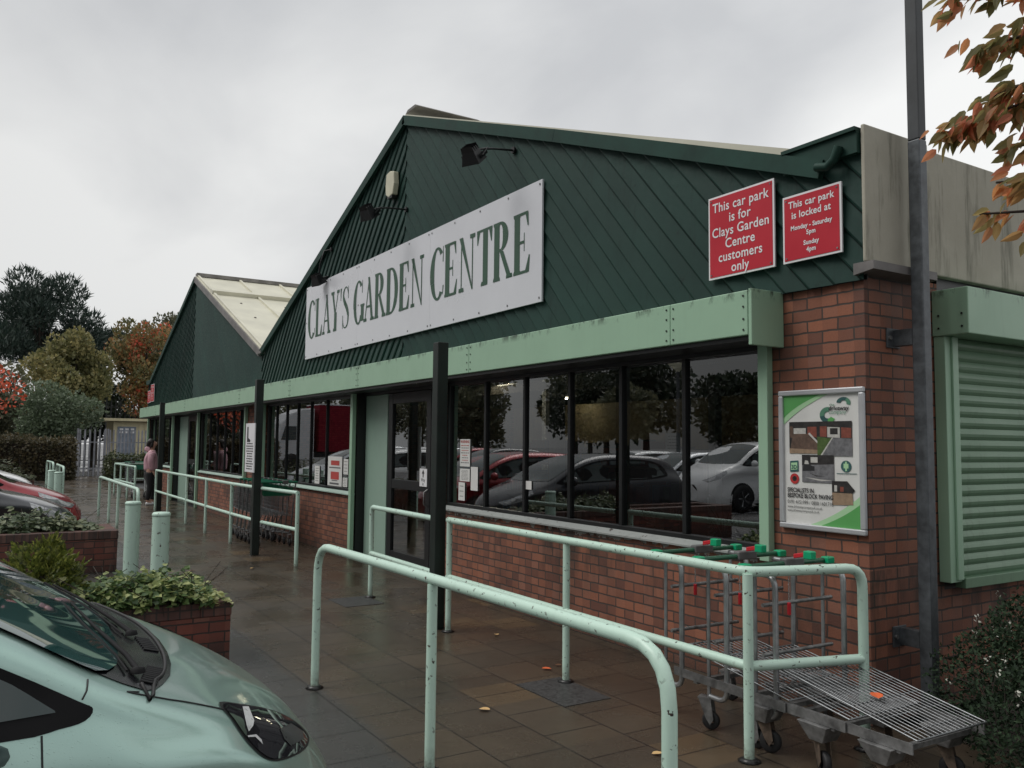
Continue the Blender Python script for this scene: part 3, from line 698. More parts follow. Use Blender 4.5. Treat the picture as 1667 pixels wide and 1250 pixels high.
for i, (x, y, z) in enumerate(lights):
    if i == 0:
        L0 = thing('strip_light', 'lit fluorescent strip lamp hanging inside behind the shop windows', 'lamp', (x, y, z), 0, 'strip lamps inside the shop')
        m = MB(); m.tube([(-.28, 0, 0), (.28, 0, 0)], .02, 8); m.build('tube', 'tube_light', L0, world=False)
        m = MB(); m.box(-.30, .30, -.05, .05, .03, .07); m.build('batten', 'white_paint', L0, world=False)
        m = MB(); 
        for q in (-.2, .2): m = MB(); m.tube([(q, 0, .07), (q, 0, .3)], .006, 6); m.build('hanger', 'steel', L0, world=False)
    else: copy_tree(L0, loc=(x, y, z), rz=(0.0 if i % 2 == 0 else 1.2))
# goods on display inside
random.seed(11)
def display(x, y, rz, label):
    t = thing('display_stand', label, 'shelves', (x, y, .003), rz)
    m = MB()
    for sx in (-.75, .75): m.box(sx - .02, sx + .02, -.2, .2, 0, 1.5)
    for z in (.15, .55, .95, 1.35): m.box(-.73, .73, -.2, .2, z, z + .025)
    m.build('frame', 'shelf_wood', t, world=False)
    for z in (.175, .575, .975, 1.375):
        mm = MB(); xx = -.68
        while xx < .6:
            w, h = random.uniform(.07, .16), random.uniform(.12, .3); mm.box(xx, xx + w, -.15, .12, z, z + h, mi=random.randrange(4)); xx += w + random.uniform(.01, .06)
        mm.build('goods', ['ware_red', 'ware_green', 'ware_tan', 'ware_blue'], t, world=False)
display(-7.3, 6.3, .1, 'wooden shelf stand of mixed goods left of the pale column behind the big window')
display(-9.6, 6.4, -.1, 'wooden shelf stand of mixed goods in the middle of the big window')
display(-10.5, 8.2, .2, 'wooden shelf stand seen deep inside through the big window')
display(-12.6, 7.4, .0, 'wooden shelf stand behind the white and red posters of the middle window')

def potted(x, y, h, label, seed):
    random.seed(seed); t = thing('potted_palm', label, 'plant', (x, y, .003))
    m = MB(); m.lathe([(.14, 0), (.19, .30), (.20, .32), (.17, .32), (.16, .27), (0, .26)], n=18); m.build('pot', 'ware_tan', t, world=False)
    m = MB(); st = MB()
    for k in range(16):
        a = random.uniform(0, 6.28); L = h * random.uniform(.45, .75); e = Vector((math.cos(a), math.sin(a), 0)); pts = [Vector((0, 0, .26)) + e * (L * f * f * .8) + Vector((0, 0, h * .62 * f * (1.5 - .7 * f))) for f in (0, .25, .5, .75, 1)]
        st.tube(pts, [.008, .007, .005, .004, .002], 5)
        for j in range(26):
            f = .25 + .75 * j / 25; i = min(3, int(f * 4)); p = pts[i].lerp(pts[i + 1], f * 4 - i); sd = (-1 if j % 2 else 1); u = e.cross(Vector((0, 0, 1))) * sd
            d = (u + e * .6 - Vector((0, 0, .35))).normalized(); w = e * .012
            m.add([p, p + d * .12 + w, p + d * .26, p + d * .12 - w], [(0, 1, 2, 3)])
    m.build('fronds', 'palm_leaf', t, world=False); st.build('stems', 'palm_leaf', t, world=False)
simple('palm_leaf', (0.10, 0.085, 0.03), .5, var=.4)
potted(-8.2, 6.9, 1.6, 'tall potted palm inside the shop, behind the middle panes of the big window', 1)
potted(-7.3, 7.6, 1.3, 'smaller potted palm inside the shop, right of the tall one', 2)
potted(-13.4, 6.2, 1.5, 'potted palm inside behind the orange block poster', 3)

# ================================================================== shop sign
SG = thing('shop_sign', 'long white shop sign reading CLAY\'S GARDEN CENTRE in green capitals', 'sign', (-9.82, 4.35, 2.92))
SX0, SX1, SZ0, SZ1, SY = -13.20, -6.42, 2.93, 4.09, 4.335
cuts = [SX0, -11.0, -8.75, SX1]
for a, b in zip(cuts[:-1], cuts[1:]):
    m = MB(); m.box(a + .0012, b - .0012, SY, SY + .018, SZ0, SZ1); m.build('panel', 'sign_white', SG)
m = MB()
for a, b in zip(cuts[:-1], cuts[1:]):
    for i in range(5):
        xx = a + .04 + (b - a - .08) * i / 4
        for z in (SZ0 + .04, SZ1 - .04): screw(m, xx, SY - .002, z, r=.011)
    screw(m, a + .04, SY - .002, (SZ0 + SZ1) / 2, r=.011)
m.build('screw', 'steel_dull', SG)
# serif capitals: variable-width strokes (unit height)
def stroke(path, widths):
    P = [Vector((p[0], p[1])) for p in path]; n = len(P); Lf, Rt = [], []
    for i in range(n):
        d = (P[min(n - 1, i + 1)] - P[max(0, i - 1)]).normalized(); nn = Vector((-d.y, d.x)); w = widths[i] / 2; Lf.append(P[i] + nn * w); Rt.append(P[i] - nn * w)
    return [[tuple(Lf[i]), tuple(Lf[i + 1]), tuple(Rt[i + 1]), tuple(Rt[i])] for i in range(n - 1)]
def rect(x0, x1, y0, y1): return [(x0, y0), (x1, y0), (x1, y1), (x0, y1)]
T_, t_ = .185, .046
def serif(x, y, w=.24, upw=True):
    h = t_; s = 1 if upw else -1
    return [[(x - w / 2, y), (x + w / 2, y), (x + w / 2, y + s * h * .7), (x + T_ * .5, y + s * h * 1.6), (x - T_ * .5, y + s * h * 1.6), (x - w / 2, y + s * h * .7)]]
def stem(x): return [rect(x - T_ / 2, x + T_ / 2, 0.01, .99)] + serif(x, 0) + serif(x, 1, upw=False)
def band(cx, cy, rx, ry, a0, a1, n=20, tx=T_, ty=t_):
    out = []; pr = None
    for i in range(n + 1):
        a = R(a0 + (a1 - a0) * i / n); c, s = math.cos(a), math.sin(a)
        o_ = (cx + rx * c, cy + ry * s); q = (cx + (rx - tx) * c, cy + (ry - ty) * s)
        if pr: out.append([pr[0], o_, q, pr[1]])
        pr = (o_, q)
    return out
GL = {}
GL['C'] = (.66, band(.36, .5, .34, .515, 48, 312, 26) + [[(.585, .70), (.62, .70), (.62, 1.0), (.60, 1.0)], [(.60, .25), (.645, .25), (.60, .06), (.585, .10)]])
GL['G'] = (.70, band(.36, .5, .34, .515, 48, 320, 26) + [[(.58, .70), (.615, .70), (.615, 1.0), (.595, 1.0)], rect(.53, .53 + T_, .05, .44)] + serif(.53 + T_ / 2, .44, .26, False))
GL['L'] = (.58, stem(.14) + [rect(.14, .52, 0, t_), [(.42, t_), (.54, 0.0), (.56, .28), (.53, .28)]])
GL['A'] = (.68, stroke([(.11, .02), (.34, .98)], [.04, .04]) + [[(.27, 1.0), (.37, 1.0), (.61, .02), (.485, .02)], rect(.19, .46, .31, .31 + t_)] + serif(.11, 0, .2) + serif(.555, 0, .25))
GL['Y'] = (.64, [[(.06, .98), (.185, .98), (.37, .44), (.27, .44)], rect(.265, .265 + T_, .01, .46)] + stroke([(.54, .98), (.345, .45)], [.04, .04]) + serif(.322, 0) + serif(.125, 1, .24, False) + serif(.54, 1, .18, False))
GL["'"] = (.20, [[(.06, 1.0), (.16, 1.0), (.12, .70), (.085, .70)]])
def cat(path, n=5):
    out = []
    for i in range(len(path) - 1):
        p0, p1, p2, p3 = path[max(0, i - 1)], path[i], path[i + 1], path[min(len(path) - 1, i + 2)]
        for k in range(n):
            t = k / n; out.append(tuple(.5 * (2 * b + (c - a) * t + (2 * a - 5 * b + 4 * c - d) * t * t + (3 * b - a - 3 * c + d) * t ** 3) for a, b, c, d in zip(p0, p1, p2, p3)))
    out.append(path[-1]); return out
sp = cat([(.44, .80, .035), (.36, .955, .035), (.24, .985, .035), (.12, .90, .07), (.10, .76, .105), (.20, .62, .13), (.36, .46, .14), (.45, .29, .11), (.42, .10, .065), (.28, .012, .035), (.14, .05, .035), (.07, .22, .03)])
GL['S'] = (.54, stroke([(p[0], p[1]) for p in sp], [p[2] for p in sp]) + [[(.42, .70), (.455, .70), (.455, 1.0), (.43, 1.0)], [(.05, .0), (.075, .0), (.085, .32), (.05, .32)]])
GL['D'] = (.72, stem(.14) + band(.27, .5, .40, .50, -90, 90, 22) + [rect(.14, .275, 0, t_), rect(.14, .275, 1 - t_, 1)])
GL['R'] = (.70, stem(.14) + band(.27, .745, .27, .255, -90, 90, 16) + [rect(.14, .275, 1 - t_, 1), rect(.14, .28, .49, .49 + t_), [(.25, .49), (.37, .49), (.65, .02), (.52, .02)]] + serif(.58, 0, .22))
GL['E'] = (.60, stem(.14) + [rect(.14, .50, 0, t_), rect(.14, .48, 1 - t_, 1), rect(.14, .38, .49, .49 + t_), [(.42, t_), (.53, 0), (.56, .28), (.53, .28)], [(.42, 1 - t_), (.50, 1.0), (.515, .76), (.485, .76)], [(.36, .36), (.385, .36), (.385, .66), (.36, .66)]])
GL['N'] = (.72, [rect(.12, .155, .01, .99), rect(.565, .60, .0, .99), [(.05, 1.0), (.19, 1.0), (.60, .0), (.56, .0)]] + serif(.138, 0, .2) + serif(.583, 1, .2, False))
GL['T'] = (.64, [rect(.265, .265 + T_, .01, .99), rect(.03, .615, 1 - t_, 1), [(.03, 1.0), (.05, .74), (.075, .74), (.15, 1 - t_)], [(.615, 1.0), (.595, .74), (.57, .74), (.495, 1 - t_)]] + serif(.322, 0))
GL[' '] = (.26, [])
txt = "CLAY'S GARDEN CENTRE"; x0, x1, zb, hh = -13.10, -6.60, 3.245, .60
tot = sum(GL[c][0] for c in txt); k = (x1 - x0) / tot; x = x0; m = MB(); q = 0
for c in txt:
    for poly in GL[c][1]:
        q += 1; yy = SY - .0015 - .00035 * (q % 9)
        m.add([(x + p[0] * k, yy, zb + p[1] * hh) for p in poly], [tuple(range(len(poly)))])
    x += GL[c][0] * k
m.build('lettering', 'letter_green', SG)

# ---- red car park signs
def red_sign(x0, x1, z0, z1, lines, label, loc):
    t = thing('car_park_sign', label, 'sign', loc)
    m = MB(); m.box(x0, x1, 4.335, 4.347, z0, z1); m.build('border', 'white_paint', t)
    m = MB(); m.box(x0 + .014, x1 - .014, 4.332, 4.336, z0 + .014, z1 - .014); m.build('panel', 'sign_red', t)
    m = MB()
    for s, sz, zc in lines: put_text(m, s, sz, (x0 + x1) / 2, zc, 4.330, bold=.0012, spacing=1.05, xs=.95)
    m.build('lettering', 'white_paint', t)
    m = MB()
    for a in (x0 + .03, x1 - .03):
        for b in (z0 + .03, z1 - .03): screw(m, a, 4.3315, b, r=.006)
    m.build('screw', 'steel_dull', t)
red_sign(-4.29, -3.70, 2.78, 3.37, [('This car park', .094, 3.255), ('is for', .094, 3.165), ('Clays Garden', .094, 3.075), ('Centre', .094, 2.985), ('customers', .094, 2.895), ('only', .094, 2.81)],
         'red square sign saying this car park is for Clays Garden Centre customers only', (-4.0, 4.34, 2.78))
red_sign(-3.63, -3.19, 2.78, 3.215, [('This car park', .064, 3.13), ('is locked at', .064, 3.06), ('Monday - Saturday', .041, 2.985), ('5pm', .041, 2.94), ('Sunday', .041, 2.875), ('4pm', .041, 2.83)],
         'smaller red sign saying the car park is locked at 5pm and 4pm', (-3.41, 4.34, 2.78))
red_sign(-28.45, -27.95, 2.78, 3.16, [('This car park', .068, 3.06), ('is locked at', .068, 2.99), ('Monday - Saturday', .044, 2.93), ('Sunday', .044, 2.85)],
         'lower of two small red signs at the far end of the building', (-28.2, 4.34, 2.78))
red_sign(-27.9, -27.3, 2.80, 3.33, [('This car park', .094, 3.22), ('is for', .094, 3.13), ('Clays Garden', .094, 3.04), ('Centre', .094, 2.95), ('only', .094, 2.86)],
         'taller of two small red signs at the far end of the building', (-27.6, 4.34, 2.80))

# ---- poster in its snap frame
PF = thing('poster_frame', 'silver framed driveway company poster on the brick corner pier', 'poster', (-3.41, 4.40, 1.09))
px0, px1, pz0, pz1 = -3.725, -3.10, 1.09, 1.965
m = MB(); fw_ = .034
for a, b, c, d in ((px0, px1, pz0, pz0 + fw_), (px0, px1, pz1 - fw_, pz1)): m.box(a, b, 4.376, 4.406, c, d)
for a, b, c, d in ((px0, px0 + fw_, pz0 + fw_, pz1 - fw_), (px1 - fw_, px1, pz0 + fw_, pz1 - fw_)): m.box(a, b, 4.3765, 4.4055, c, d)
m.build('frame', 'alu', PF, bevel=.007)
ax0, ax1, az0, az1 = px0 + fw_ - .003, px1 - fw_ + .003, pz0 + fw_ - .003, pz1 - fw_ + .003
def P(u, v): return (ax0 + (ax1 - ax0) * u, az0 + (az1 - az0) * v)       # poster coordinates, v up
simple('pale_green', (0.38, 0.62, 0.36), 0.5, var=.05); simple('mid_green', (0.10, 0.36, 0.10), 0.5, var=.08); simple('logo_dark', (0.03, 0.10, 0.10), 0.5); simple('logo_mid', (0.10, 0.26, 0.17), .5)
simple('photo_brown', (0.12, 0.075, 0.055), .5, var=.35, vs=40); simple('photo_grey', (0.16, 0.16, 0.17), .5, var=.35, vs=40); simple('photo_dark', (0.025, 0.022, 0.022), .5, var=.5, vs=40)
simple('photo_lawn', (0.07, 0.12, 0.03), .5, var=.3, vs=50); simple('photo_sand', (0.30, 0.21, 0.14), .5, var=.2, vs=40); simple('photo_red', (0.22, 0.06, 0.04), .5, var=.3, vs=50); simple('photo_light', (0.5, 0.49, 0.46), .5, var=.2, vs=50)
simple('red_badge', (0.45, 0.03, 0.03), .5)
# the sheet itself, slightly cockled
m = MB(); nx, ny = 24, 34; random.seed(3)
vs = []
for j in range(ny + 1):
    for i in range(nx + 1):
        u, v = i / nx, j / ny; x, z = P(u, v); h = noise.noise(Vector((u * 5, v * 7, 2.0))) * .004 + noise.noise(Vector((u * 14, v * 11, 7.0))) * .0015
        vs.append((x, 4.3965 - abs(h) * .5, z))
m.add(vs, [(j * (nx + 1) + i, j * (nx + 1) + i + 1, (j + 1) * (nx + 1) + i + 1, (j + 1) * (nx + 1) + i) for j in range(ny) for i in range(nx)], True)
m.build('poster', 'paper', PF)
mats = ['pale_green', 'mid_green', 'logo_dark', 'logo_mid', 'photo_brown', 'photo_grey', 'photo_dark', 'photo_lawn', 'photo_sand', 'photo_red', 'photo_light', 'letter_black', 'red_badge', 'white_paint']
MI = {n_: i for i, n_ in enumerate(mats)}; m = MB(); lay = [0]
def pp(pts, mt, d=0):
    lay[0] += 1; m.add([(P(u, v)[0], 4.3932 - d * .0006 - lay[0] * .000012, P(u, v)[1]) for u, v in pts], [tuple(range(len(pts)))], mi=MI[mt])
def curve(p0, p1, p2, n=10): return [tuple((1 - t) ** 2 * a + 2 * t * (1 - t) * b + t * t * c for a, b, c in zip(p0, p1, p2)) for t in [i / n for i in range(n + 1)]]
pp([(0.0, 1.0), (0, .77)] + curve((0, .77), (.22, .90), (.62, 1.0)), 'pale_green'); pp([(0, 1), (0, .82)] + curve((0, .82), (.16, .92), (.52, 1.0)), 'mid_green', 1)
pp([(1, 0), (1, .25)] + curve((1, .25), (.72, .09), (.34, .0)), 'pale_green'); pp([(1, 0), (1, .19)] + curve((1, .19), (.78, .075), (.48, 0)), 'mid_green', 1)
def arcp(c, r0, r1, a0, a1, mt, n=9, ry=.66):
    o_ = [(c[0] + r1 * math.cos(R(a0 + (a1 - a0) * i / n)), c[1] + r1 * ry * math.sin(R(a0 + (a1 - a0) * i / n))) for i in range(n + 1)]
    i_ = [(c[0] + r0 * math.cos(R(a0 + (a1 - a0) * i / n)), c[1] + r0 * ry * math.sin(R(a0 + (a1 - a0) * i / n))) for i in range(n + 1)]
    pp(o_ + i_[::-1], mt, 1)
arcp((.80, .925), .038, .088, -25, 60, 'logo_mid', 9, .5); arcp((.80, .925), .038, .088, 60, 175, 'logo_dark', 9, .5)
arcp((.60, .838), .045, .105, 75, 190, 'logo_mid', 9, .58); arcp((.60, .838), .045, .105, 190, 270, 'logo_dark', 9, .58); arcp((.60, .838), .045, .105, 270, 330, 'mid_green', 9, .58)
# four pictures of paved drives
def pic(u0, u1, v0, v1, parts):
    for pts, mt in parts: pp([(u0 + (u1 - u0) * a, v0 + (v1 - v0) * b) for a, b in pts], mt, 2)
full = [(0, 0), (1, 0), (1, 1), (0, 1)]
pic(.08, .46, .545, .79, [(full, 'photo_dark'), ([(.0, 0), (1, 0), (1, .32), (.68, .62), (.14, .62)], 'photo_brown'), ([(0, 0), (1, 0), (1, .12), (0, .16)], 'photo_sand'), ([(.16, .62), (.60, .62), (.60, .80), (.16, .80)], 'photo_light'), ([(.02, .5), (.14, .5), (.14, .86), (.02, .86)], 'photo_brown'), ([(.66, .6), (.98, .5), (.98, .84), (.66, .84)], 'photo_red'), ([(.68, .62), (1, .32), (1, .40), (.73, .66)], 'photo_light')])
pic(.46, .90, .53, .79, [(full, 'photo_dark'), ([(0, .02), (0, .56), (.42, .50), (.12, .02)], 'photo_lawn'), ([(.12, .0), (.44, .52), (1, .50), (1, 0)], 'photo_grey'), ([(.30, .54), (.66, .52), (.66, .82), (.30, .84)], 'photo_light'), ([(.08, .56), (.28, .55), (.28, .86), (.08, .86)], 'photo_red'), ([(.70, .52), (.98, .52), (.98, .80), (.70, .82)], 'photo_red'), ([(.38, .62), (.6, .62), (.6, .8), (.38, .8)], 'photo_dark'), ([(.08, .0), (.13, .0), (.46, .52), (.43, .53)], 'photo_light')])
pic(.25, .67, .325, .535, [(full, 'photo_grey'), ([(0, .62), (1, .68), (1, 1), (0, 1)], 'photo_dark'), ([(.02, .40), (.40, .42), (.40, .58), (.28, .62), (.22, .78), (.05, .74)], 'letter_black'), ([(.08, .66), (.22, .66), (.20, .78), (.10, .80)], 'photo_light'), ([(.28, .72), (.50, .72), (.50, .92), (.28, .92)], 'photo_light'), ([(.08, .18), (.60, .06), (.95, .10), (.62, .12)], 'photo_light'), ([(.20, .36), (.45, .22), (.75, .24), (.45, .26)], 'photo_dark')])
pic(.64, .93, .165, .35, [([(0, 0), (.9, .05), (.86, .55), (.0, .5)], 'photo_sand'), ([(0, .5), (.86, .5), (.98, .62), (.66, .98), (0, .96)], 'photo_dark'), ([(.1, .55), (.22, .55), (.22, .8), (.1, .8)], 'photo_light'), ([(.35, .55), (.5, .55), (.5, .75), (.35, .75)], 'photo_red')])
pp([(.085, .40), (.20, .405), (.20, .49), (.085, .485)], 'logo_dark', 1); pp([(.10, .415), (.185, .42), (.185, .475), (.10, .47)], 'pale_green', 2)
arcp((.145, .348), .0, .062, 0, 360, 'red_badge', 20); arcp((.145, .348), .0, .032, 0, 360, 'photo_dark', 14)
arcp((.82, .455), .0, .065, 0, 360, 'logo_dark', 20); pp([(.79, .44), (.85, .44), (.85, .475), (.79, .475)], 'pale_green', 2); pp([(.81, .42), (.83, .42), (.83, .49), (.81, .49)], 'pale_green', 2)
def ptext(s, size, u, v, mt='letter_black', align='LEFT', xs=1.0, bold=0.0):
    x, z = P(u, v); vs, fs = text_polys(s, size, align, 1.0, bold=bold); m.add([(x + a[0] * xs, 4.3905, z + a[1]) for a in vs], fs, mi=MI[mt])
ptext('the', .028, .625, .903, 'logo_mid'); ptext('driveway', .039, .615, .872, 'letter_black', bold=.0008); ptext('company', .034, .615, .845, 'logo_mid')
ptext('3D', .034, .105, .425, 'logo_dark', bold=.001)
ptext('SPECIALISTS IN', .038, .045, .245, xs=.80, bold=.001); ptext('BESPOKE BLOCK PAVING', .038, .045, .203, xs=.80, bold=.001)
ptext('0191 4151999 / 0800 1601718', .033, .045, .155, xs=.84); ptext('www.drivewaycompanyuk.co.uk', .024, .045, .122, xs=.84); ptext('www.drivewaycompanyuk.co.uk', .022, .045, .094, xs=.84)
pp([(.70, .398), (.95, .40), (.95, .405), (.70, .403)], 'logo_dark', 1)
m.build('poster_print', mats, PF)

# ---- notices on the glass
def notice(name, x0, x1, z0, z1, label, lines=0, head=None, hm='paper_red', y=4.4515, seed=1, group=None):
    t = thing(name, label, 'notice', ((x0 + x1) / 2, y, z0), 0, group)
    m = MB(); m.box(x0, x1, y, y + .003, z0, z1); m.build('sheet', 'paper', t)
    random.seed(seed); m = MB(); w = x1 - x0; h = z1 - z0; top = z1 - h * .08
    if head:
        put_text(m, head, w * .19, (x0 + x1) / 2, z1 - h * .14, y - .001, bold=.001, mi=1); top = z1 - h * .2
    for i in range(lines):
        zz = top - (top - z0 - h * .08) * (i + .5) / lines; lw = w * random.uniform(.5, .84); a = (x0 + x1) / 2 - lw / 2
        xx = a
        while xx < a + lw:
            ww = random.uniform(.10, .26) * w; m.quad((xx, y - .001, zz), (min(xx + ww, a + lw), y - .001, zz), (min(xx + ww, a + lw), y - .001, zz + h * .2 / max(6, lines)), (xx, y - .001, zz + h * .2 / max(6, lines)), mi=(1 if hm == 'paper_red' and head and i % 2 == 0 else 0)); xx += ww + w * .035
    if m.v: m.build('print', ['paper_print', hm], t)
    return t
notice('window_notice', -8.165, -7.945, 1.36, 1.655, 'white notice headed WARNING in red at the edge of the big window', 8, 'WARNING', seed=2)
notice('window_notice', -8.165, -7.945, 1.20, 1.335, 'small notice of dense grey print under the WARNING notice', 8, seed=3)
notice('window_notice', -8.19, -8.05, .99, 1.185, 'small upright white slip lowest in the corner of the big window', 3, seed=4)
notice('window_notice', -7.92, -7.77, 1.11, 1.36, 'blank pale strip of paper beside the dense print notice', 0)
notice('window_notice', -6.84, -6.74, 1.175, 1.255, 'tiny white label stuck to the big window glass beside a mullion', 0)
notice('window_notice', -4.90, -4.74, 1.53, 1.70, 'small notice of faint print in the lamp reflection pane of the big window', 6, y=4.475, seed=9)
t = notice('window_poster', -12.33, -11.74, .965, 1.40, 'white poster with two orange blocks in the middle window', 0)
m = MB()
for a, b, c, d, mi in ((.22, .82, .70, .86, 1), (.10, .9, .60, .64, 0), (.22, .80, .22, .48, 1), (.30, .7, .17, .20, 0), (.15, .8, .05, .11, 0)):
    m.quad((-12.33 + .59 * a, 4.4505, .965 + .435 * c), (-12.33 + .59 * b, 4.4505, .965 + .435 * c), (-12.33 + .59 * b, 4.4505, .965 + .435 * d), (-12.33 + .59 * a, 4.4505, .965 + .435 * d), mi=mi)
m.build('print', ['paper_print', 'paper_red'], t)
notice('window_notice', -11.68, -11.50, 1.15, 1.37, 'plain white notice beside the green upright of the middle window', 4, seed=5)
notice('window_notice', -11.70, -11.52, .97, 1.10, 'lowest small notice by the green upright of the middle window', 5, seed=6)
notice('window_notice', -12.92, -12.70, .965, 1.24, 'narrow white notice left of the orange block poster', 6, seed=7)
wi = thing('way_in_sign', 'small white way in sign with a black arrow on the door', 'sign', (-9.25, 4.54, 1.09))
m = MB(); m.box(-9.352, -9.155, 4.541, 4.5485, 1.085, 1.30); m.build('panel', 'white_paint', wi)
m = MB(); yy = 4.5395
m.add([(-9.254 + a, yy, 1.195 + b) for a, b in ((-.012, 0), (.012, 0), (.012, .045), (.035, .045), (0, .095), (-.035, .045), (-.012, .045))], [tuple(range(7))])
put_text(m, 'Way', .058, -9.254, 1.146, yy); put_text(m, 'in', .058, -9.254, 1.098, yy); m.build('lettering', 'letter_black', wi)

# ---- floodlights and alarm
def floodlight(x, z, arm, head, label, tilt=35, rz=0):
    t = thing('floodlight', label, 'floodlight', (x, 4.36, z), 0, 'floodlights above the shop sign')
    m = MB(); m.tube(arm, .011, 8); m.lathe([(.035, -.01), (.035, .012)], (x, 4.352, z), 12, 'y'); m.build('arm', 'plastic_black', t)
    Rm = Matrix.Rotation(R(rz), 3, 'Z') @ Matrix.Rotation(R(-tilt), 3, 'X'); h = Vector(head)
    f = lambda a, b, c: h + Rm @ Vector((a, b, c))
    m = MB(); W, H, D = .105, .085, .10      # lamp face looks along local +Y (back at the wall), tapering back shell
    m.add([f(-W, .05, -H), f(W, .05, -H), f(W, .05, H), f(-W, .05, H), f(-W * .55, -D, -H * .5), f(W * .55, -D, -H * .5), f(W * .55, -D, H * .5), f(-W * .55, -D, H * .5)],
          [(0, 1, 5, 4), (1, 2, 6, 5), (2, 3, 7, 6), (3, 0, 4, 7), (4, 5, 6, 7)])
    for s in (-1, 1): m.add([f(s * (W + .006), -.03, -.02), f(s * (W + .006), .02, -.02), f(s * (W + .006), .02, .11), f(s * (W + .006), -.03, .11)], [(0, 1, 2, 3)])
    for k in range(4): zz = -H * .6 + k * H * .4; m.add([f(-W * .7, -D * .5 - .01, zz), f(W * .7, -D * .5 - .01, zz), f(W * .6, -D - .02, zz), f(-W * .6, -D - .02, zz)], [(0, 1, 2, 3)])
    hd = m.build('lamp_head', 'plastic_black', t, bevel=.006)
    g = MB(); g.add([f(-W * .93, .052, -H * .93), f(W * .93, .052, -H * .93), f(W * .93, .052, H * .93), f(-W * .93, .052, H * .93)], [(0, 1, 2, 3)]); g.build('lamp_glass', 'lamp_lens', hd)
    b = MB(); b.tube([f(-W - .01, 0, 0), f(-W - .01, -.02, .13), f(W + .01, -.02, .13), f(W + .01, 0, 0)], .008, 6); b.build('bracket', 'plastic_black', hd)
floodlight(-6.97, 4.53, [(-6.97, 4.36, 4.53), (-6.97, 4.12, 4.50), (-6.97, 3.98, 4.47)], (-6.97, 3.89, 4.37), 'black floodlight on the right hand arm above the word CENTRE', 50, 25)
floodlight(-9.49, 4.52, [(-9.49, 4.36, 4.52), (-9.49, 4.1, 4.50), (-9.49, 3.95, 4.47)], (-9.49, 3.86, 4.38), 'black floodlight in the middle, below the cream alarm box', 55, 20)
floodlight(-12.16, 4.53, [(-12.16, 4.36, 4.53), (-12.2, 4.26, 4.50), (-12.26, 4.22, 4.30), (-12.3, 4.22, 4.16)], (-12.32, 4.22, 4.05), 'black floodlight hanging over the first letters of the sign', 60, 15)
al = thing('alarm_box', 'cream hexagonal alarm box near the top of the green gable', 'alarm', (-9.86, 4.36, 4.76))
m = MB(); pts = [(-.09, -.12), (-.02, -.17), (.07, -.15), (.10, -.02), (.085, .14), (.0, .17), (-.085, .15), (-.10, .0)]
m.prism(pts, lambda a, b, d: (-9.86 + a * 1.35, d, 4.93 + b * 1.0), 4.285, 4.36); m.build('cover', 'cream', al, fix=True, bevel=.012)
m = MB(); m.prism([(-.06, -.18), (.05, -.19), (.06, -.14), (-.07, -.13)], lambda a, b, d: (-9.86 + a * 1.3, d, 4.93 + b), 4.29, 4.36); m.build('sounder', 'plastic_black', al, fix=True)
# ================================================================== dark posts, lamp post, rails, bollards
def post(x, y, label, s=.052, h=2.5):
    t = thing('timber_post', label, 'post', (x, y, 0), 0, 'dark green posts along the shop front')
    m = MB(); m.box(-s, s, -s, s, 0.003, h); m.build('post_shaft', 'post_green', t, world=False, bevel=.006)
    m = MB(); m.box(-s - .01, s + .01, -s - .01, s + .01, -.01, .006); m.build('base_plate', 'wet_iron', t, world=False)
    return t
post(-6.66, 3.42, 'dark green post in front of the shop door, nearest of the posts')
post(-12.2, 3.35, 'dark green post carrying a white notice board beside the trolley bay')
post(-21.0, 3.53, 'dark green post farthest along, in front of the person in pink')
nb = thing('notice_board', 'white notice board with a boot picture fixed to a dark green post', 'sign', (-12.3, 3.28, 1.17))
m = MB(); m.box(-12.55, -12.07, 3.268, 3.282, 1.17, 1.87); m.build('panel', 'white_paint', nb)
m = MB(); m.add([(-12.47 + a, 3.2665, 1.60 + b) for a, b in ((0, 0), (.17, 0), (.18, .03), (.07, .06), (.065, .22), (0, .22))], [tuple(range(6))])
random.seed(21)
for i in range(11):
    z = 1.57 - i * .036; w = random.uniform(.26, .40); xx = -12.31 - w / 2; e = xx + w
    while xx < e:
        ww = random.uniform(.03, .09); m.quad((xx, 3.2665, z), (min(e, xx + ww), 3.2665, z), (min(e, xx + ww), 3.2665, z + .016), (xx, 3.2665, z + .016)); xx += ww + .015
m.build('print', 'letter_black', nb)

lp = thing('lamp_post', 'grey galvanised square lamp post bracketed to the brick side wall', 'lamp post', (-2.93, 4.71, 0))
m = MB(); m.box(-.039, .039, -.039, .039, 0, 3.46); m.build('column', 'galv', lp, world=False, bevel=.008)
m = MB(); m.box(-.0375, .0375, -.0375, .0375, 3.461, 6.2); m.build('upper_column', 'dark_fence', lp, world=False, bevel=.006)
for z in (2.22, .44):
    m = MB(); m.box(-.164, -.040, -.035, .015, z, z + .10); m.box(-.170, -.160, -.10, .03, z - .01, z + .11); b_ = m.build('wall_bracket', 'galv', lp, world=False, bevel=.003)
    s = MB(); s.lathe([(.013, 0), (.013, .012)], (-.160, -.075, z + .05), 8, 'x'); s.build('bolt', 'steel_dull', b_, world=False)

def rail_thing(name, label, loc, group=None): return thing(name, label, 'railing', loc, 0, group)
def tube_part(name, t, pts, r=.027, rad=0.0, mat='mint_rail'):
    m = MB(); m.tube(rr_path(pts, rad) if rad else pts, r, 14); return m.build(name, mat, t)
def collar(m, x, y): m.lathe([(.05, -.004), (.06, .004), (.035, .018)], (x, y, 0), 12)
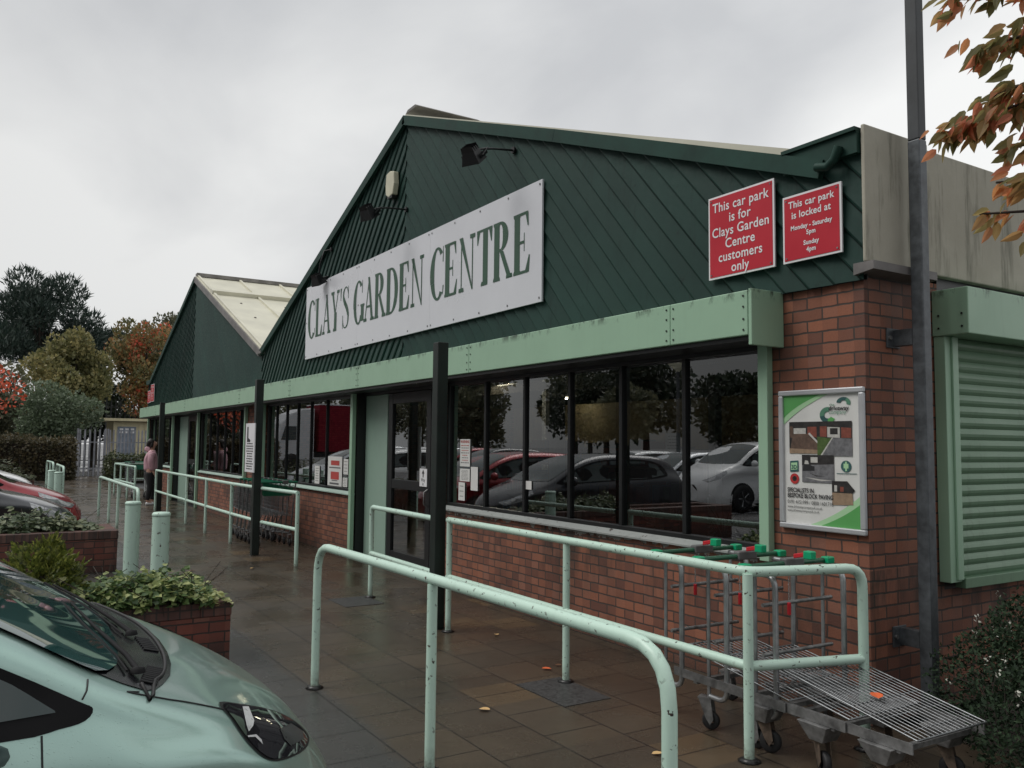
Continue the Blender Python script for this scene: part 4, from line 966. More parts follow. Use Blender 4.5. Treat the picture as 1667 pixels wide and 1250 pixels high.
# front hoop
t = rail_thing('hoop_rail', 'chipped mint hoop rail nearest the camera, with a wide bend at its right end', (-3.8, 1.93, 0))
tube_part('top_rail', t, [(-5.455, 1.917, -.01), (-5.455, 1.917, .925), (-2.115, 1.945, .935), (-2.115, 1.945, -.01)], .0265, .20)
tube_part('leg', t, [(-3.81, 1.932, -.01), (-3.81, 1.932, .905)], .026)
for x, y in ((-5.455, 1.917), (-3.81, 1.932), (-2.115, 1.945)): m = MB(); collar(m, x, y); m.build('ground_fixing', 'wet_iron', t)
# trolley bay rail beside the big window
t = rail_thing('bay_railing', 'mint two bar railing round the flatbed trolley bay under the big window', (-4.7, 3.43, 0))
pts = [(-8.33, 3.50), (-6.50, 3.45), (-4.75, 3.43), (-3.10, 3.395)]
def seg_rail(nm, p, q, z, t, r=.025): tube_part(nm, t, [(p[0], p[1], z), (q[0], q[1], z)], r)
tube_part('top_rail', t, [(-8.33, 3.50, .0), (-8.33, 3.50, .935), (-6.73, 3.452, .935)], .025, .06)
tube_part('top_rail', t, [(-6.52, 3.45, .945), (-3.09, 3.392, .955), (-2.90, 4.06, .955), (-2.90, 4.06, 0)], .027, .10)
tube_part('mid_rail', t, [(-8.33, 3.50, .455), (-6.73, 3.452, .46)], .025)
tube_part('mid_rail', t, [(-6.52, 3.45, .46), (-3.10, 3.395, .475), (-2.90, 4.06, .475)], .026, .05, 'mint_worn')
for x, y in pts[1:]: tube_part('upright', t, [(x, y, -.01), (x, y, .945)], .0265 if x > -4 else .025)
for x, y in pts + [(-2.90, 4.06)]: m = MB(); collar(m, x, y); m.build('ground_fixing', 'wet_iron', t)
# railing of the shopping trolley bay
t = rail_thing('bay_railing', 'mint two bar railing in front of the stacked shopping trolleys', (-15.5, 3.4, 0))
P2 = [(-10.85, 3.52), (-13.70, 3.38), (-15.48, 3.38), (-17.25, 3.40), (-19.25, 3.42), (-20.85, 3.43)]
tube_part('upright', t, [(-10.85, 3.52, -.01), (-10.85, 3.52, .94)], .026, mat='mint_worn')
tube_part('top_rail', t, [(-10.85, 3.52, .945), (-12.1, 3.41, .945)], .026); tube_part('top_rail', t, [(-12.3, 3.40, .945), (-13.7, 3.38, .94), (-20.85, 3.43, .93)], .026)
tube_part('mid_rail', t, [(-10.85, 3.52, .47), (-12.1, 3.41, .47)], .025); tube_part('mid_rail', t, [(-12.3, 3.40, .47), (-13.7, 3.38, .47), (-20.85, 3.43, .46)], .025)
for x, y in P2[1:]: tube_part('upright', t, [(x, y, -.01), (x, y, .94)], .026)
# hoop by the two bollards
t = rail_thing('hoop_rail', 'mint hoop rail just beyond the two near bollards', (-17.3, 2.17, 0))
tube_part('top_rail', t, [(-19.95, 2.165, 0), (-19.95, 2.165, .83), (-14.55, 2.14, .83), (-14.55, 2.14, 0)], .028, .16)
for x in (-18.24, -17.0): tube_part('leg', t, [(x, 2.16, 0), (x, 2.16, .81)], .026)
# railing of the farthest bay
t = rail_thing('bay_railing', 'mint railing of the farthest bay, by the low hedge', (-25.8, 3.4, 0))
tube_part('top_rail', t, [(-27.3, 4.2, .93), (-27.3, 3.35, .93), (-23.9, 3.42, .93), (-23.9, 3.42, 0)], .027, .06)
tube_part('mid_rail', t, [(-27.3, 4.2, .47), (-27.3, 3.35, .47), (-23.9, 3.42, .47)], .025)
for x, y in ((-27.3, 3.35), (-26.2, 3.37), (-25.1, 3.40), (-27.3, 4.2)): tube_part('upright', t, [(x, y, 0), (x, y, .92)], .026)
t = rail_thing('hoop_rail', 'small mint hoop rail left of the two far bollards', (-32, 1.95, 0))
tube_part('top_rail', t, [(-33.2, 1.93, 0), (-33.2, 1.93, .88), (-30.6, 1.96, .88), (-30.6, 1.96, 0)], .03, .18); tube_part('leg', t, [(-31.9, 1.95, 0), (-31.9, 1.95, .86)], .027)
t = rail_thing('hoop_rail', 'small mint hoop rail right of the two far bollards', (-27, 1.9, 0))
tube_part('top_rail', t, [(-28.6, 1.92, 0), (-28.6, 1.92, .88), (-25.6, 1.89, .88), (-25.6, 1.89, 0)], .03, .18); tube_part('leg', t, [(-27.1, 1.9, 0), (-27.1, 1.9, .86)], .027)
for x, y, lb in ((-8.95, 1.535, 'mint bollard with a chipped cap, right of the two near bollards'), (-10.68, 1.52, 'mint bollard close to the end of the brick planter, left of the two near bollards'),
                 (-21.2, 1.47, 'far mint bollard, right one of the distant pair'), (-22.5, 1.42, 'far mint bollard, left one of the distant pair')):
    b_ = thing('bollard', lb, 'bollard', (x, y, 0), 0, 'mint steel bollards between the parking bays')
    m = MB(); m.lathe([(.083, -.01), (.083, .86)], n=24); m.build('shaft', 'mint_worn', b_, world=False)
    m = MB(); m.lathe([(.083, .862), (.088, .868), (.088, .885), (.075, .90), (.0, .902)], n=24); m.build('cap', 'mint_worn', b_, world=False)

# ================================================================== brick planters
def planter(x0, x1, y0, y1, h, label):
    t = thing('brick_planter', label, 'planter', ((x0 + x1) / 2, (y0 + y1) / 2, 0))
    m = MB(); w = .215
    for a, b, c, d in ((x0, x1, y0, y0 + w), (x0, x1, y1 - w, y1), (x0, x0 + w, y0 + w, y1 - w), (x1 - w, x1, y0 + w, y1 - w)): m.box(a, b, c, d, -.1, h - .105)
    m.build('wall', 'planter_brick', t)
    m = MB(); o = .006
    for a, b, c, d in ((x0 - o, x1 + o, y0 - o, y0 + w), (x0 - o, x1 + o, y1 - w, y1 + o), (x0 - o, x0 + w, y0 + w, y1 - w), (x1 - w, x1 + o, y0 + w, y1 - w)): m.box(a, b, c, d, h - .103, h)
    m.build('coping', 'brick_on_edge', t, bevel=.008)
    m = MB(); m.box(x0 + w, x1 - w, y0 + w, y1 - w, 0, h - .06); m.build('earth', 'soil', t)
    return t
planter(-7.35, -6.40, -3.2, 1.60, .44, 'nearest red brick planter, with variegated ivy and a golden conifer')
planter(-12.40, -11.45, -3.2, 1.47, .50, 'second red brick planter, full of dark leaved shrubs')
planter(-20.4, -19.4, -3.2, 1.45, .46, 'third red brick planter, behind the red car')
planter(-28.6, -27.6, -3.2, 1.30, .46, 'farthest brick planter, beside the parked silver estate')

# ================================================================== leaves and foliage
OVAL = ([(0, 0), (.24, .28), (.22, .62), (0, 1), (-.22, .62), (-.24, .28)], [(0, 1, 2, 3), (0, 3, 4, 5)])
KITE = ([(0, 0), (.32, .45), (0, 1), (-.32, .45)], [(0, 1, 2, 3)])
NEEDLE = ([(0, 0), (.10, .3), (0, 1), (-.10, .3)], [(0, 1, 2, 3)])
IVY = ([(0, 0), (.40, .02), (.46, .42), (.26, .62), (0, 1.0), (-.26, .62), (-.46, .42), (-.40, .02)], [(0, 1, 2, 3, 4), (0, 4, 5, 6, 7)])
CHERRY = ([(0, -.18), (0, 0), (.17, .14), (.24, .40), (.17, .68), (0, 1.02), (-.17, .68), (-.24, .40), (-.17, .14)], [(1, 2, 3, 4, 5), (1, 5, 6, 7, 8)])
def leaf(m, p, d, nrm, size, shape, fold=.18, droop=0.0):
    d = Vector(d).normalized(); n = Vector(nrm); n = (n - d * n.dot(d)); n = n.normalized() if n.length > 1e-4 else d.orthogonal().normalized(); u = d.cross(n)
    p = Vector(p)
    m.add([p + (u * a + d * b + n * (fold * abs(a) - droop * b * b)) * size for a, b in shape[0]], shape[1])
def rnd_unit():
    while True:
        v = Vector((random.uniform(-1, 1), random.uniform(-1, 1), random.uniform(-1, 1)))
        if .05 < v.length < 1: return v.normalized()
def blob_leaves(m, blobs, n, size, shape=KITE, shell=.55, up=.3, outward=.6):
    vol = [b[3] * b[4] * b[5] for b in blobs]; tot = sum(vol)
    for b, v in zip(blobs, vol):
        for _ in range(max(1, int(n * v / tot))):
            u = rnd_unit(); r = random.random() ** (1 / 3) if random.random() > shell else random.uniform(.8, 1.06)
            p = Vector((b[0] + u.x * b[3] * r, b[1] + u.y * b[4] * r, b[2] + u.z * b[5] * r))
            d = rnd_unit() + u * outward + Vector((0, 0, up)); leaf(m, p, d, rnd_unit() + u * .7, size * random.uniform(.6, 1.3), shape)
def sub_blobs(c, rx, ry, rz, n, k=.42, seed=0):
    random.seed(seed); out = []
    for _ in range(n):
        u = rnd_unit(); r = random.uniform(.35, .82); s = random.uniform(.7, 1.25) * k
        out.append((c[0] + u.x * rx * r, c[1] + u.y * ry * r, c[2] + u.z * rz * r, rx * s, ry * s, rz * s * .8))
    return out
def tree(name, label, x, y, cz, r, rz, n, size, mat, seed, nb=16, k=.40, shape=KITE, z0=-.1, trunk=.22, up=.3, shell=.5, group='trees behind the fence and car park', cat_='tree'):
    t = thing(name, label, cat_, (x, y, z0), 0, group)
    bl = sub_blobs((0, 0, cz - z0), r, r, rz, nb, k, seed); random.seed(seed + 100)
    m = MB(); blob_leaves(m, bl, n, size, shape, shell, up); m.build('crown', mat, t, world=False)
    m = MB(); top = cz - z0 + rz * .5
    m.tube([(0, 0, 0), (.05, .04, top * .3), (-.06, .05, top * .65), (.03, 0, top)], [trunk, trunk * .75, trunk * .5, trunk * .12], 9)
    for b in bl[:10]:
        zb = (cz - z0) * random.uniform(.45, .85); m.tube([(0, 0, zb), (b[0] * .45, b[1] * .45, (zb + b[2]) / 2 + .2), (b[0], b[1], b[2])], [trunk * .38, trunk * .22, trunk * .06], 6)
    m.build('trunk', 'tree_bark', t, world=False)
    return t
tree('pine_tree', 'tall dark pine with a broad round crown at the far left', -61.9, 2.9, 8.9, 3.5, 3.7, 17000, .42, 'pine_needles', 3, nb=30, k=.33, shape=NEEDLE, up=1.2, trunk=.35)
tree('pine_tree', 'smaller dark pine leaning out right of the tall pine', -65.5, 6.6, 7.6, 1.9, 1.9, 6000, .40, 'pine_needles', 5, nb=12, k=.38, shape=NEEDLE, up=1.0, trunk=.28)
tree('broadleaf_tree', 'yellow green bushy tree in front of the tall pine', -49.8, 3.9, 5.0, 2.2, 2.9, 12000, .20, 'yellow_leaves', 7, nb=46, k=.27, up=.8, shell=.7)
tree('broadleaf_tree', 'rust and red tinted tree beside the green gable', -55.0, 8.2, 6.1, 2.5, 3.6, 12000, .21, 'rust_leaves', 9, nb=46, k=.27, up=1.0, shell=.7)
tree('broadleaf_tree', 'grey olive tree rising behind the rust coloured tree', -65.0, 10.6, 8.3, 2.6, 3.2, 7500, .22, 'olive_leaves', 11, nb=34, k=.28, up=1.2)
tree('broadleaf_tree', 'olive green tree top showing just left of the far gable', -69.0, 13.4, 10.6, 1.9, 2.2, 5000, .32, 'bush_leaves', 13, nb=14)
tree('round_bush', 'rounded blue green bush above the brown hedge', -43.9, 2.9, 2.7, 1.9, 1.5, 7000, .17, 'bush_leaves', 15, nb=22, k=.45, trunk=.1, cat_='bush')
tree('scarlet_tree', 'small tree with sparse scarlet leaves at the far left edge', -36.2, .0, 3.5, 1.2, 1.7, 480, .18, 'scarlet_leaves', 17, nb=14, k=.36, shape=OVAL, trunk=.06, z0=.4, group=None)
tree('broadleaf_tree', 'low dark leaved tree between the hedge and the yellow green tree', -47.5, .3, 3.2, 2.1, 2.0, 6000, .24, 'olive_leaves', 19, nb=16)
tree('broadleaf_tree', 'dark tree at the far left beyond the brown hedge', -60, -3.5, 3.2, 3.0, 3.2, 6000, .28, 'dark_tree_leaves', 25, nb=20)
tree('broadleaf_tree', 'olive tree at the far left edge behind the hedge', -68, -8.5, 4.2, 3.6, 4.0, 6000, .28, 'olive_leaves', 27, nb=20)
tree('broadleaf_tree', 'low dark undergrowth tree filling the gap below the pine', -58, 1.0, 2.6, 2.6, 2.4, 5000, .28, 'dark_tree_leaves', 29, nb=20)
tree('broadleaf_tree', 'dark green tree mass low behind the palisade fence', -60, 6.0, 3.4, 3.2, 2.6, 7000, .30, 'dark_tree_leaves', 23, nb=16)
# across the car park (seen in the windows)
for i, (x, y, cz, r, rz, mat, lb) in enumerate([(-27, -20.5, 3.6, 2.3, 2.3, 'dark_tree_leaves', 'dark round tree across the car park, reflected in the right hand pane'), (-36.5, -21.5, 3.7, 2.0, 1.8, 'olive_leaves', 'brownish small tree across the car park, reflected beside the lamp'),
        (-47, -27, 4.4, 3.0, 2.6, 'dark_tree_leaves', 'wide dark tree across the car park behind the lorry trailer'), (-19, -24, 4.4, 3.0, 2.8, 'dark_tree_leaves', 'dark tree farthest right across the car park'), (-72, -26, 5, 3.6, 3.4, 'olive_leaves', 'olive tree across the car park behind the lorry cab'), (-10, -24, 4.4, 3.0, 2.8, 'olive_leaves', 'olive tree across the car park behind the photographer')]):
    tree('broadleaf_tree', lb, x, y, cz, r, rz, 4500, .30, mat, 40 + i, nb=16, group='trees across the car park')
for i in range(10):
    tree('broadleaf_tree', ['tall dark tree in the belt beyond the car park', 'tall olive tree in the belt beyond the car park'][i % 2], -48 - 8.5 * i, -33 - (i % 3) * 3.0, 6.0, 4.6, 4.6, 3500, .5, ['dark_tree_leaves', 'olive_leaves'][i % 2], 60 + i, nb=14, trunk=.3, group=['dark trees in the belt beyond the car park', 'olive trees in the belt beyond the car park'][i % 2])
def hedge(name, x0, x1, y0, y1, h, n, size, mat, label, seed, kind='hedge'):
    random.seed(seed); t = thing(name, label, kind, ((x0 + x1) / 2, (y0 + y1) / 2, -.05))
    m = MB()
    for _ in range(n):
        f = random.random(); p = [random.uniform(x0, x1), random.uniform(y0, y1), random.uniform(0, h)]; u = Vector((0, 0, 1))
        if f < .40: p[0] = x1 + random.gauss(0, .06); u = Vector((1, 0, 0))
        elif f < .66: p[2] = h + random.gauss(0, .07) + .06 * math.sin(p[1] * 2.1); 
        elif f < .78: p[1] = y1 + random.gauss(0, .06); u = Vector((0, 1, 0))
        elif f < .9: p[1] = y0 + random.gauss(0, .06); u = Vector((0, -1, 0))
        leaf(m, p, rnd_unit() + u * .5, rnd_unit() + u, size * random.uniform(.6, 1.3), KITE)
    m.build('foliage', mat, t)
    m = MB(); m.box(x0 + .12, x1 - .12, y0 + .12, y1 - .12, -.08, h - .15); m.build('stems', 'soil', t)
hedge('clipped_hedge', -39.4, -38.2, -2.5, 3.15, 1.62, 9000, .13, 'hedge_leaves', 'long brown clipped hedge left of the metal gate', 31)
hedge('clipped_hedge', -38.4, -36.9, 4.35, 8.5, 1.0, 5500, .10, 'hedge_green', 'low dark green clipped hedge between the gate and the building', 32)
# ivy and shrubs in the planters
def leafbed(name, label, boxes, n, size, shape, mat, seed, cat_='plant', spill=0.0):
    random.seed(seed); b0 = boxes[0]
    t = thing(name, label, cat_, ((b0[0] + b0[1]) / 2, (b0[2] + b0[3]) / 2, b0[4]))
    m = MB(); st = MB(); per = n // len(boxes)
    for (x0, x1, y0, y1, z0, z1) in boxes:
        for _ in range(per):
            x, y = random.uniform(x0, x1), random.uniform(y0, y1); e = min(1, 4 * min((x - x0) / (x1 - x0), (x1 - x) / (x1 - x0) + .12, (y1 - y) / (y1 - y0) + .05))
            hmp = .55 + .45 * noise.noise(Vector((x * 4, y * 4, seed))) ; z = z0 + (z1 - z0) * max(.05, e) * hmp * random.uniform(.35, 1.1)
            d = Vector((random.gauss(0, .7), random.gauss(0, .7), random.uniform(-.5, .35))); leaf(m, (x, y, z), d, Vector((random.gauss(0, .5) + .35, random.gauss(0, .5) - .1, 1)), size * random.uniform(.55, 1.25), shape, .12, .15)
        for _ in range(per // 110):
            x, y = random.uniform(x0, x1), random.uniform(y0, y1); st.tube([(x, y, z0 - .03), (x + random.gauss(0, .06), y + random.gauss(0, .06), z0 + (z1 - z0) * .4), (x + random.gauss(0, .12), y + random.gauss(0, .12), z0 + (z1 - z0) * .8)], .003, 4)
    m.build('leaves', mat, t); st.build('stems', 'tree_bark', t)
leafbed('variegated_ivy', 'variegated cream and green ivy spilling over the nearest planter', [(-7.1, -6.34, .45, 1.60, .40, .74), (-6.75, -6.35, .30, 1.50, .40, .70), (-7.2, -6.37, -1.5, .6, .38, .60)], 5200, .050, IVY, 'ivy_leaves', 51)
leafbed('planter_shrub', 'dark green leafy shrubs filling the second planter', [(-12.3, -11.62, -.8, 1.30, .47, .84), (-12.0, -11.58, -.5, 1.25, .47, .74)], 2600, .085, OVAL, 'ivy_dark', 52)
leafbed('planter_shrub', 'dark green shrubs filling the third planter behind the red car', [(-20.4, -19.35, -1.2, 1.4, .40, .85)], 1100, .09, OVAL, 'ivy_dark', 53)
leafbed('planter_shrub', 'dark shrubs filling the farthest planter beside the silver estate', [(-28.6, -27.5, -1.6, 1.3, .4, 1.3)], 1200, .12, OVAL, 'hedge_green', 54)
random.seed(61)      # dwarf conifer: flat fans of scale leaves on rising sprays
t = thing('dwarf_conifer', 'golden green dwarf conifer bush in the nearest planter', 'shrub', (-6.78, .40, .38))
m = MB()
for _ in range(1100):
    u = rnd_unit(); u.z = abs(u.z) * 1.15 - .1; r = random.uniform(.62, 1.0); lump = 1.05 + .30 * noise.noise(u * 3.4)
    c = Vector((u.x * .30 * r * lump, u.y * .27 * r * lump, .06 + u.z * .40 * r * lump)); d = (Vector((u.x, u.y, u.z * .6 + .35)) + rnd_unit() * .5).normalized(); nn = rnd_unit()
    L = random.uniform(.035, .075)
    for k in range(9):
        f = k / 8; s = (-1 if k % 2 else 1); side = d.cross(nn).normalized() * s
        leaf(m, c + d * L * f, d + side * (1.0 - .7 * f), nn, .030 * (1.15 - .6 * f), KITE, 0)
m.build('foliage', 'conifer_gold', t, world=False)
m = MB(); m.tube([(0, 0, -.05), (0, 0, .3)], [.03, .015], 7)
for _ in range(26): u = rnd_unit(); u.z = abs(u.z); m.tube([(0, 0, .02), (u.x * .2, u.y * .2, .08 + u.z * .15), (u.x * .24, u.y * .22, .08 + u.z * .30)], [.008, .005, .003], 5)
m.build('stems', 'tree_bark', t, world=False)
# dark shrub at the corner, small leaves, white flowers
random.seed(71)
t = thing('corner_shrub', 'dark small leaved shrub with white flowers at the right corner', 'shrub', (-2.25, 4.55, 0))
bl = [(-2.0, 5.2, .85, .42, .5, .34), (-1.6, 4.8, .80, .5, .5, .36), (-2.3, 4.75, .55, .36, .36, .34), (-2.45, 4.55, .30, .42, .40, .34), (-2.05, 4.25, .28, .45, .42, .34), (-1.75, 4.6, .40, .5, .5, .42), (-2.35, 5.0, .52, .42, .45, .36), (-2.0, 5.0, .66, .40, .45, .34), (-1.5, 4.2, .30, .5, .45, .4), (-2.55, 4.9, .34, .35, .4, .3), (-1.6, 5.2, .75, .5, .5, .4)]
m = MB(); bl = [(a, b + .14, c, d, e, f) for a, b, c, d, e, f in bl]; blob_leaves(m, bl, 46000, .025, OVAL, .6, .3); m.build('leaves', 'shrub_leaves', t)
m = MB(); st = MB()
for _ in range(34):
    b = random.choice(bl); u = rnd_unit(); u.z = abs(u.z); u.y = -abs(u.y) * .6; p = Vector((b[0] + u.x * b[3], b[1] + u.y * b[4], b[2] + u.z * b[5])); q = p + Vector((random.gauss(0, .03), random.gauss(0, .03), random.uniform(.03, .14)))
    st.tube([p - Vector((0, 0, .08)), q], .0022, 4)
    for k in range(random.randint(4, 11)): leaf(m, q + rnd_unit() * .010 - Vector((0, 0, .006 * k)), rnd_unit(), rnd_unit(), .020, OVAL)
for _ in range(8):
    b = random.choice(bl); q = Vector((b[0], b[1], b[2])) + Vector((rnd_unit().x * b[3], rnd_unit().y * b[4], abs(rnd_unit().z) * b[5] * .9)); st.tube([(b[0], b[1], -.03), (Vector((b[0], b[1], b[2])) + q) / 2, q], [.007, .005, .002], 5)
m.build('flowers', 'petal_white', t); st.build('stems', 'tree_bark', t)
# cherry tree whose branch tips hang into the top right corner
random.seed(83)
t = thing('cherry_tree', 'autumn cherry tree with red and bronze leaves hanging in at the top right', 'tree', (-.35, 3.75, -.03))
m = MB(); st = MB(); TR = Vector((-.35, 3.75, 0))
st.tube([TR + Vector((0, 0, -.1)), TR + Vector((.03, .02, .9)), TR + Vector((-.02, .0, 1.9)), TR + Vector((.02, .05, 3.0)), TR + Vector((.1, .1, 4.3))], [.10, .085, .07, .055, .02], 10)
def branch(p0, tip, sag, dens, spread=.14, ls=.064, bare=.35):
    p0, tip = Vector(p0), Vector(tip); L = (tip - p0).length; pts = []
    for i in range(9):
        f = i / 8; pts.append(p0.lerp(tip, f) + Vector((0, 0, sag * math.sin(math.pi * f))) + (rnd_unit() * .015 if 0 < i < 8 else Vector((0, 0, 0))))
    st.tube(pts, [.012 * (1 - .85 * i / 8) + .002 for i in range(9)], 6)
    for _ in range(int(dens)):
        f = random.uniform(bare, 1.0); i = min(7, int(f * 8)); p = pts[i].lerp(pts[i + 1], f * 8 - i)
        off = rnd_unit() * random.uniform(.0, spread) * (1.15 - f * .6); d = Vector((0, 0, -.75)) + (tip - p0).normalized() * random.uniform(.1, .9) + rnd_unit() * .45
        leaf(m, p + off, d, rnd_unit() + Vector((.4, -.8, .3)), ls * random.uniform(.7, 1.2), CHERRY, .16, .2)
C_ = TR
for p0, tip, sg, n in [((-.34, 3.76, 2.8), (-1.62, 2.80, 3.18), .22, 190), ((-.34, 3.76, 2.7), (-1.56, 2.84, 2.98), .2, 210), ((-.34, 3.76, 2.5), (-1.64, 2.80, 2.70), .22, 210), ((-.34, 3.76, 2.4), (-1.50, 2.86, 2.80), .25, 180),
                       ((-.34, 3.76, 2.3), (-1.46, 2.90, 2.62), .16, 90), ((-.34, 3.76, 2.1), (-1.55, 2.84, 2.40), .12, 40), ((-.34, 3.76, 2.1), (-1.42, 2.88, 2.34), .1, 50), ((-.34, 3.76, 2.2), (-1.50, 2.86, 2.50), .12, 60), ((-.34, 3.76, 2.9), (-1.44, 2.95, 3.25), .3, 190),
                       ((-.3, 3.8, 3.0), (-.9, 2.7, 3.6), .3, 120), ((-.3, 3.8, 3.2), (.5, 3.2, 3.5), .3, 130), ((-.3, 3.8, 2.7), (.4, 4.6, 3.0), .3, 130), ((-.3, 3.8, 3.4), (-.9, 4.6, 3.7), .3, 130), ((-.3, 3.8, 3.6), (-.2, 3.6, 4.6), .1, 150), ((-.3, 3.8, 2.6), (-.7, 4.8, 2.9), .2, 90)]:
    branch(p0, tip, sg, int(n * 2.4))
m.build('leaves', 'cherry_leaves', t); st.build('trunk', 'tree_bark', t)
# fallen leaves
random.seed(91)
def fallen(x, y, z, size, rz, mat, label, group='fallen leaves on the wet paving'):
    t = MB(); d = Vector((math.cos(rz), math.sin(rz), 0)); leaf(t, (0, 0, .006), d, (0, 0, 1), size, ([(0, 0), (.30, .22), (.36, .55), (.22, .85), (0, 1), (-.22, .85), (-.36, .55), (-.30, .22)], [(0, 1, 2, 3, 4), (0, 4, 5, 6, 7)]), .25, -.06)
    o = t.build('fallen_leaf', mat); o.location = (x, y, z); return tag(o, label, 'leaf', group)
fallen(-2.58, 3.72, .392, .085, 2.4, 'fallen_orange', 'orange leaf lying on the wire deck of the front flatbed trolley', None)
fallen(-1.86, 4.12, .62, .09, .4, 'fallen_orange', 'red orange leaf caught in the corner shrub', None)
for x, y, s, mt, lb in ((-4.52, 2.62, .075, 'fallen_tan', 'tan leaf on the paving behind the hoop rail, lowest of the pale leaves'), (-3.42, 3.02, .06, 'fallen_tan', 'tan leaf on the paving left of the trolley casters'), (-5.05, 3.52, .07, 'fallen_orange', 'orange brown leaf on the paving near the brick wall'),
                        (-5.12, 3.60, .05, 'fallen_brown', 'small brown leaf beside the orange brown leaf by the wall'), (-6.2, 3.75, .06, 'fallen_tan', 'tan leaf by the foot of the wall near the post'), (-10.9, 3.0, .07, 'fallen_tan', 'pale leaf on the paving by the end of the far railing'), (-11.0, 2.3, .08, 'fallen_brown', 'brown leaf on the open paving left of the hoop rail')):
    fallen(x, y, .002, s, random.uniform(0, 6.2), mt, lb)
# ================================================================== gate, palisade fence, container
def palisade(name, label, x, y0, y1, h, mat, pitch=.155, group=None, rails=(.3, 1.5)):
    t = thing(name, label, 'gate' if 'gate' in name else 'fence', (x, (y0 + y1) / 2, -.05), 0, group)
    y = y0 + .08; k = 0
    while y < y1 - .04 and k < 100:
        k += 1; m = MB(); w = .034
        m.hexa([(x, y - w, 0), (x + .008, y - w * .5, 0), (x + .008, y + w * .5, 0), (x, y + w, 0), (x, y - w, h - .1), (x + .008, y - w * .5, h - .1), (x + .008, y + w * .5, h - .1), (x, y + w, h - .1)])
        m.add([(x, y - w, h - .1), (x + .008, y, h - .1), (x, y + w, h - .1), (x, y - w * .7, h), (x, y, h - .05), (x, y + w * .7, h)], [(0, 1, 4, 3), (1, 2, 5, 4)])
        m.build('pale', mat, t); y += pitch
    for z in rails: m = MB(); m.box(x - .05, x - .002, y0, y1, z, z + .05); m.build('rail', mat, t)
    for yy in (y0, y1): m = MB(); m.box(x - .06, x + .03, yy - .035, yy + .035, -.05, h + .02); m.build('post', mat, t)
palisade('metal_gate', 'grey palisade gate between the brown hedge and the low green hedge', -42.3, 3.62, 4.75, 2.12, 'galv_fence', .2)
palisade('palisade_fence', 'grey galvanised palisade fence in front of the cream container', -42.3, 4.85, 10.5, 2.12, 'galv_fence', .15)
palisade('palisade_fence', 'taller dark palisade fence behind the cream container', -56.0, 2.8, 16, 4.1, 'dark_fence', .26, rails=(.4, 3.6))
ct = thing('storage_container', 'cream storage container with an overhanging roof behind the palisade fence', 'container', (-49.5, 7.5, 0))
m = MB(); m.box(-52, -49, 5.85, 11, 0, 2.62); m.build('body', 'container_cream', ct)
m = MB(); m.box(-52.3, -48.6, 5.0, 11.3, 2.64, 2.78); m.build('roof', 'container_cream', ct)
m = MB(); m.box(-48.99, -48.96, 6.05, 6.95, .1, 2.35); d_ = m.build('door', 'door_blue', ct)
m = MB()
for a in range(3):
    for b in range(2): m.box(-48.955, -48.94, 6.15 + a * .27, 6.32 + a * .27, 2.0 + b * .16, 2.1 + b * .16)
m.build('vent', 'white_paint', d_)
m = MB(); y = 7.1
while y < 10.9: m.box(-48.998, -48.97, y, y + .05, .1, 2.6); y += .28
m.build('cladding_rib', 'container_cream', ct)
# ================================================================== flatbed trolleys (three, nested)
def caster(name, parent, x, y, r=.06, rz=0.3, mat='steel_dull', zt=.22):
    Rm = Matrix.Rotation(rz, 3, 'Z'); f = lambda a, b, c: (Rm @ Vector((a, b, 0))) + Vector((x, y, c))
    m = MB()
    for s in (-1, 1):
        pts = [(-.035, zt), (.035, zt), (.05, r + .015), (.03, r - .018), (.005, r + .02)]
        q = [f(a, s * .026, b) for a, b in pts]; q2 = [f(a, s * .030, b) for a, b in pts]; n = len(q)
        m.add(q + q2, [tuple(range(n)), tuple(range(2 * n - 1, n - 1, -1))] + [(i, (i + 1) % n, n + (i + 1) % n, n + i) for i in range(n)])
    p = [f(-.04, -.032, zt), f(.04, -.032, zt), f(.04, .032, zt), f(-.04, .032, zt)]; m.hexa(p + [v + Vector((0, 0, .012)) for v in p])
    c = m.build(name, mat, parent, world=False, fix=True)
    w = MB(); ax = f(.028, 0, 0) - Vector((0, 0, 0)); dirv = (Rm @ Vector((0, 1, 0)))
    vs = []; n = 18; prof = [(r * .4, -.016), (r * .9, -.016), (r, -.010), (r, .010), (r * .9, .016), (r * .4, .016)]
    e1 = Rm @ Vector((1, 0, 0)); ctr = Vector((ax.x, ax.y, r + .002))
    for rr_, h in prof:
        for k in range(n): a = 2 * math.pi * k / n; vs.append(ctr + e1 * rr_ * math.cos(a) + Vector((0, 0, 1)) * rr_ * math.sin(a) + dirv * h)
    w.add(vs, [(i * n + k, i * n + (k + 1) % n, (i + 1) * n + (k + 1) % n, (i + 1) * n + k) for i in range(len(prof) - 1) for k in range(n)], True)
    w.build('wheel', 'dark_rubber', c, world=False); return c
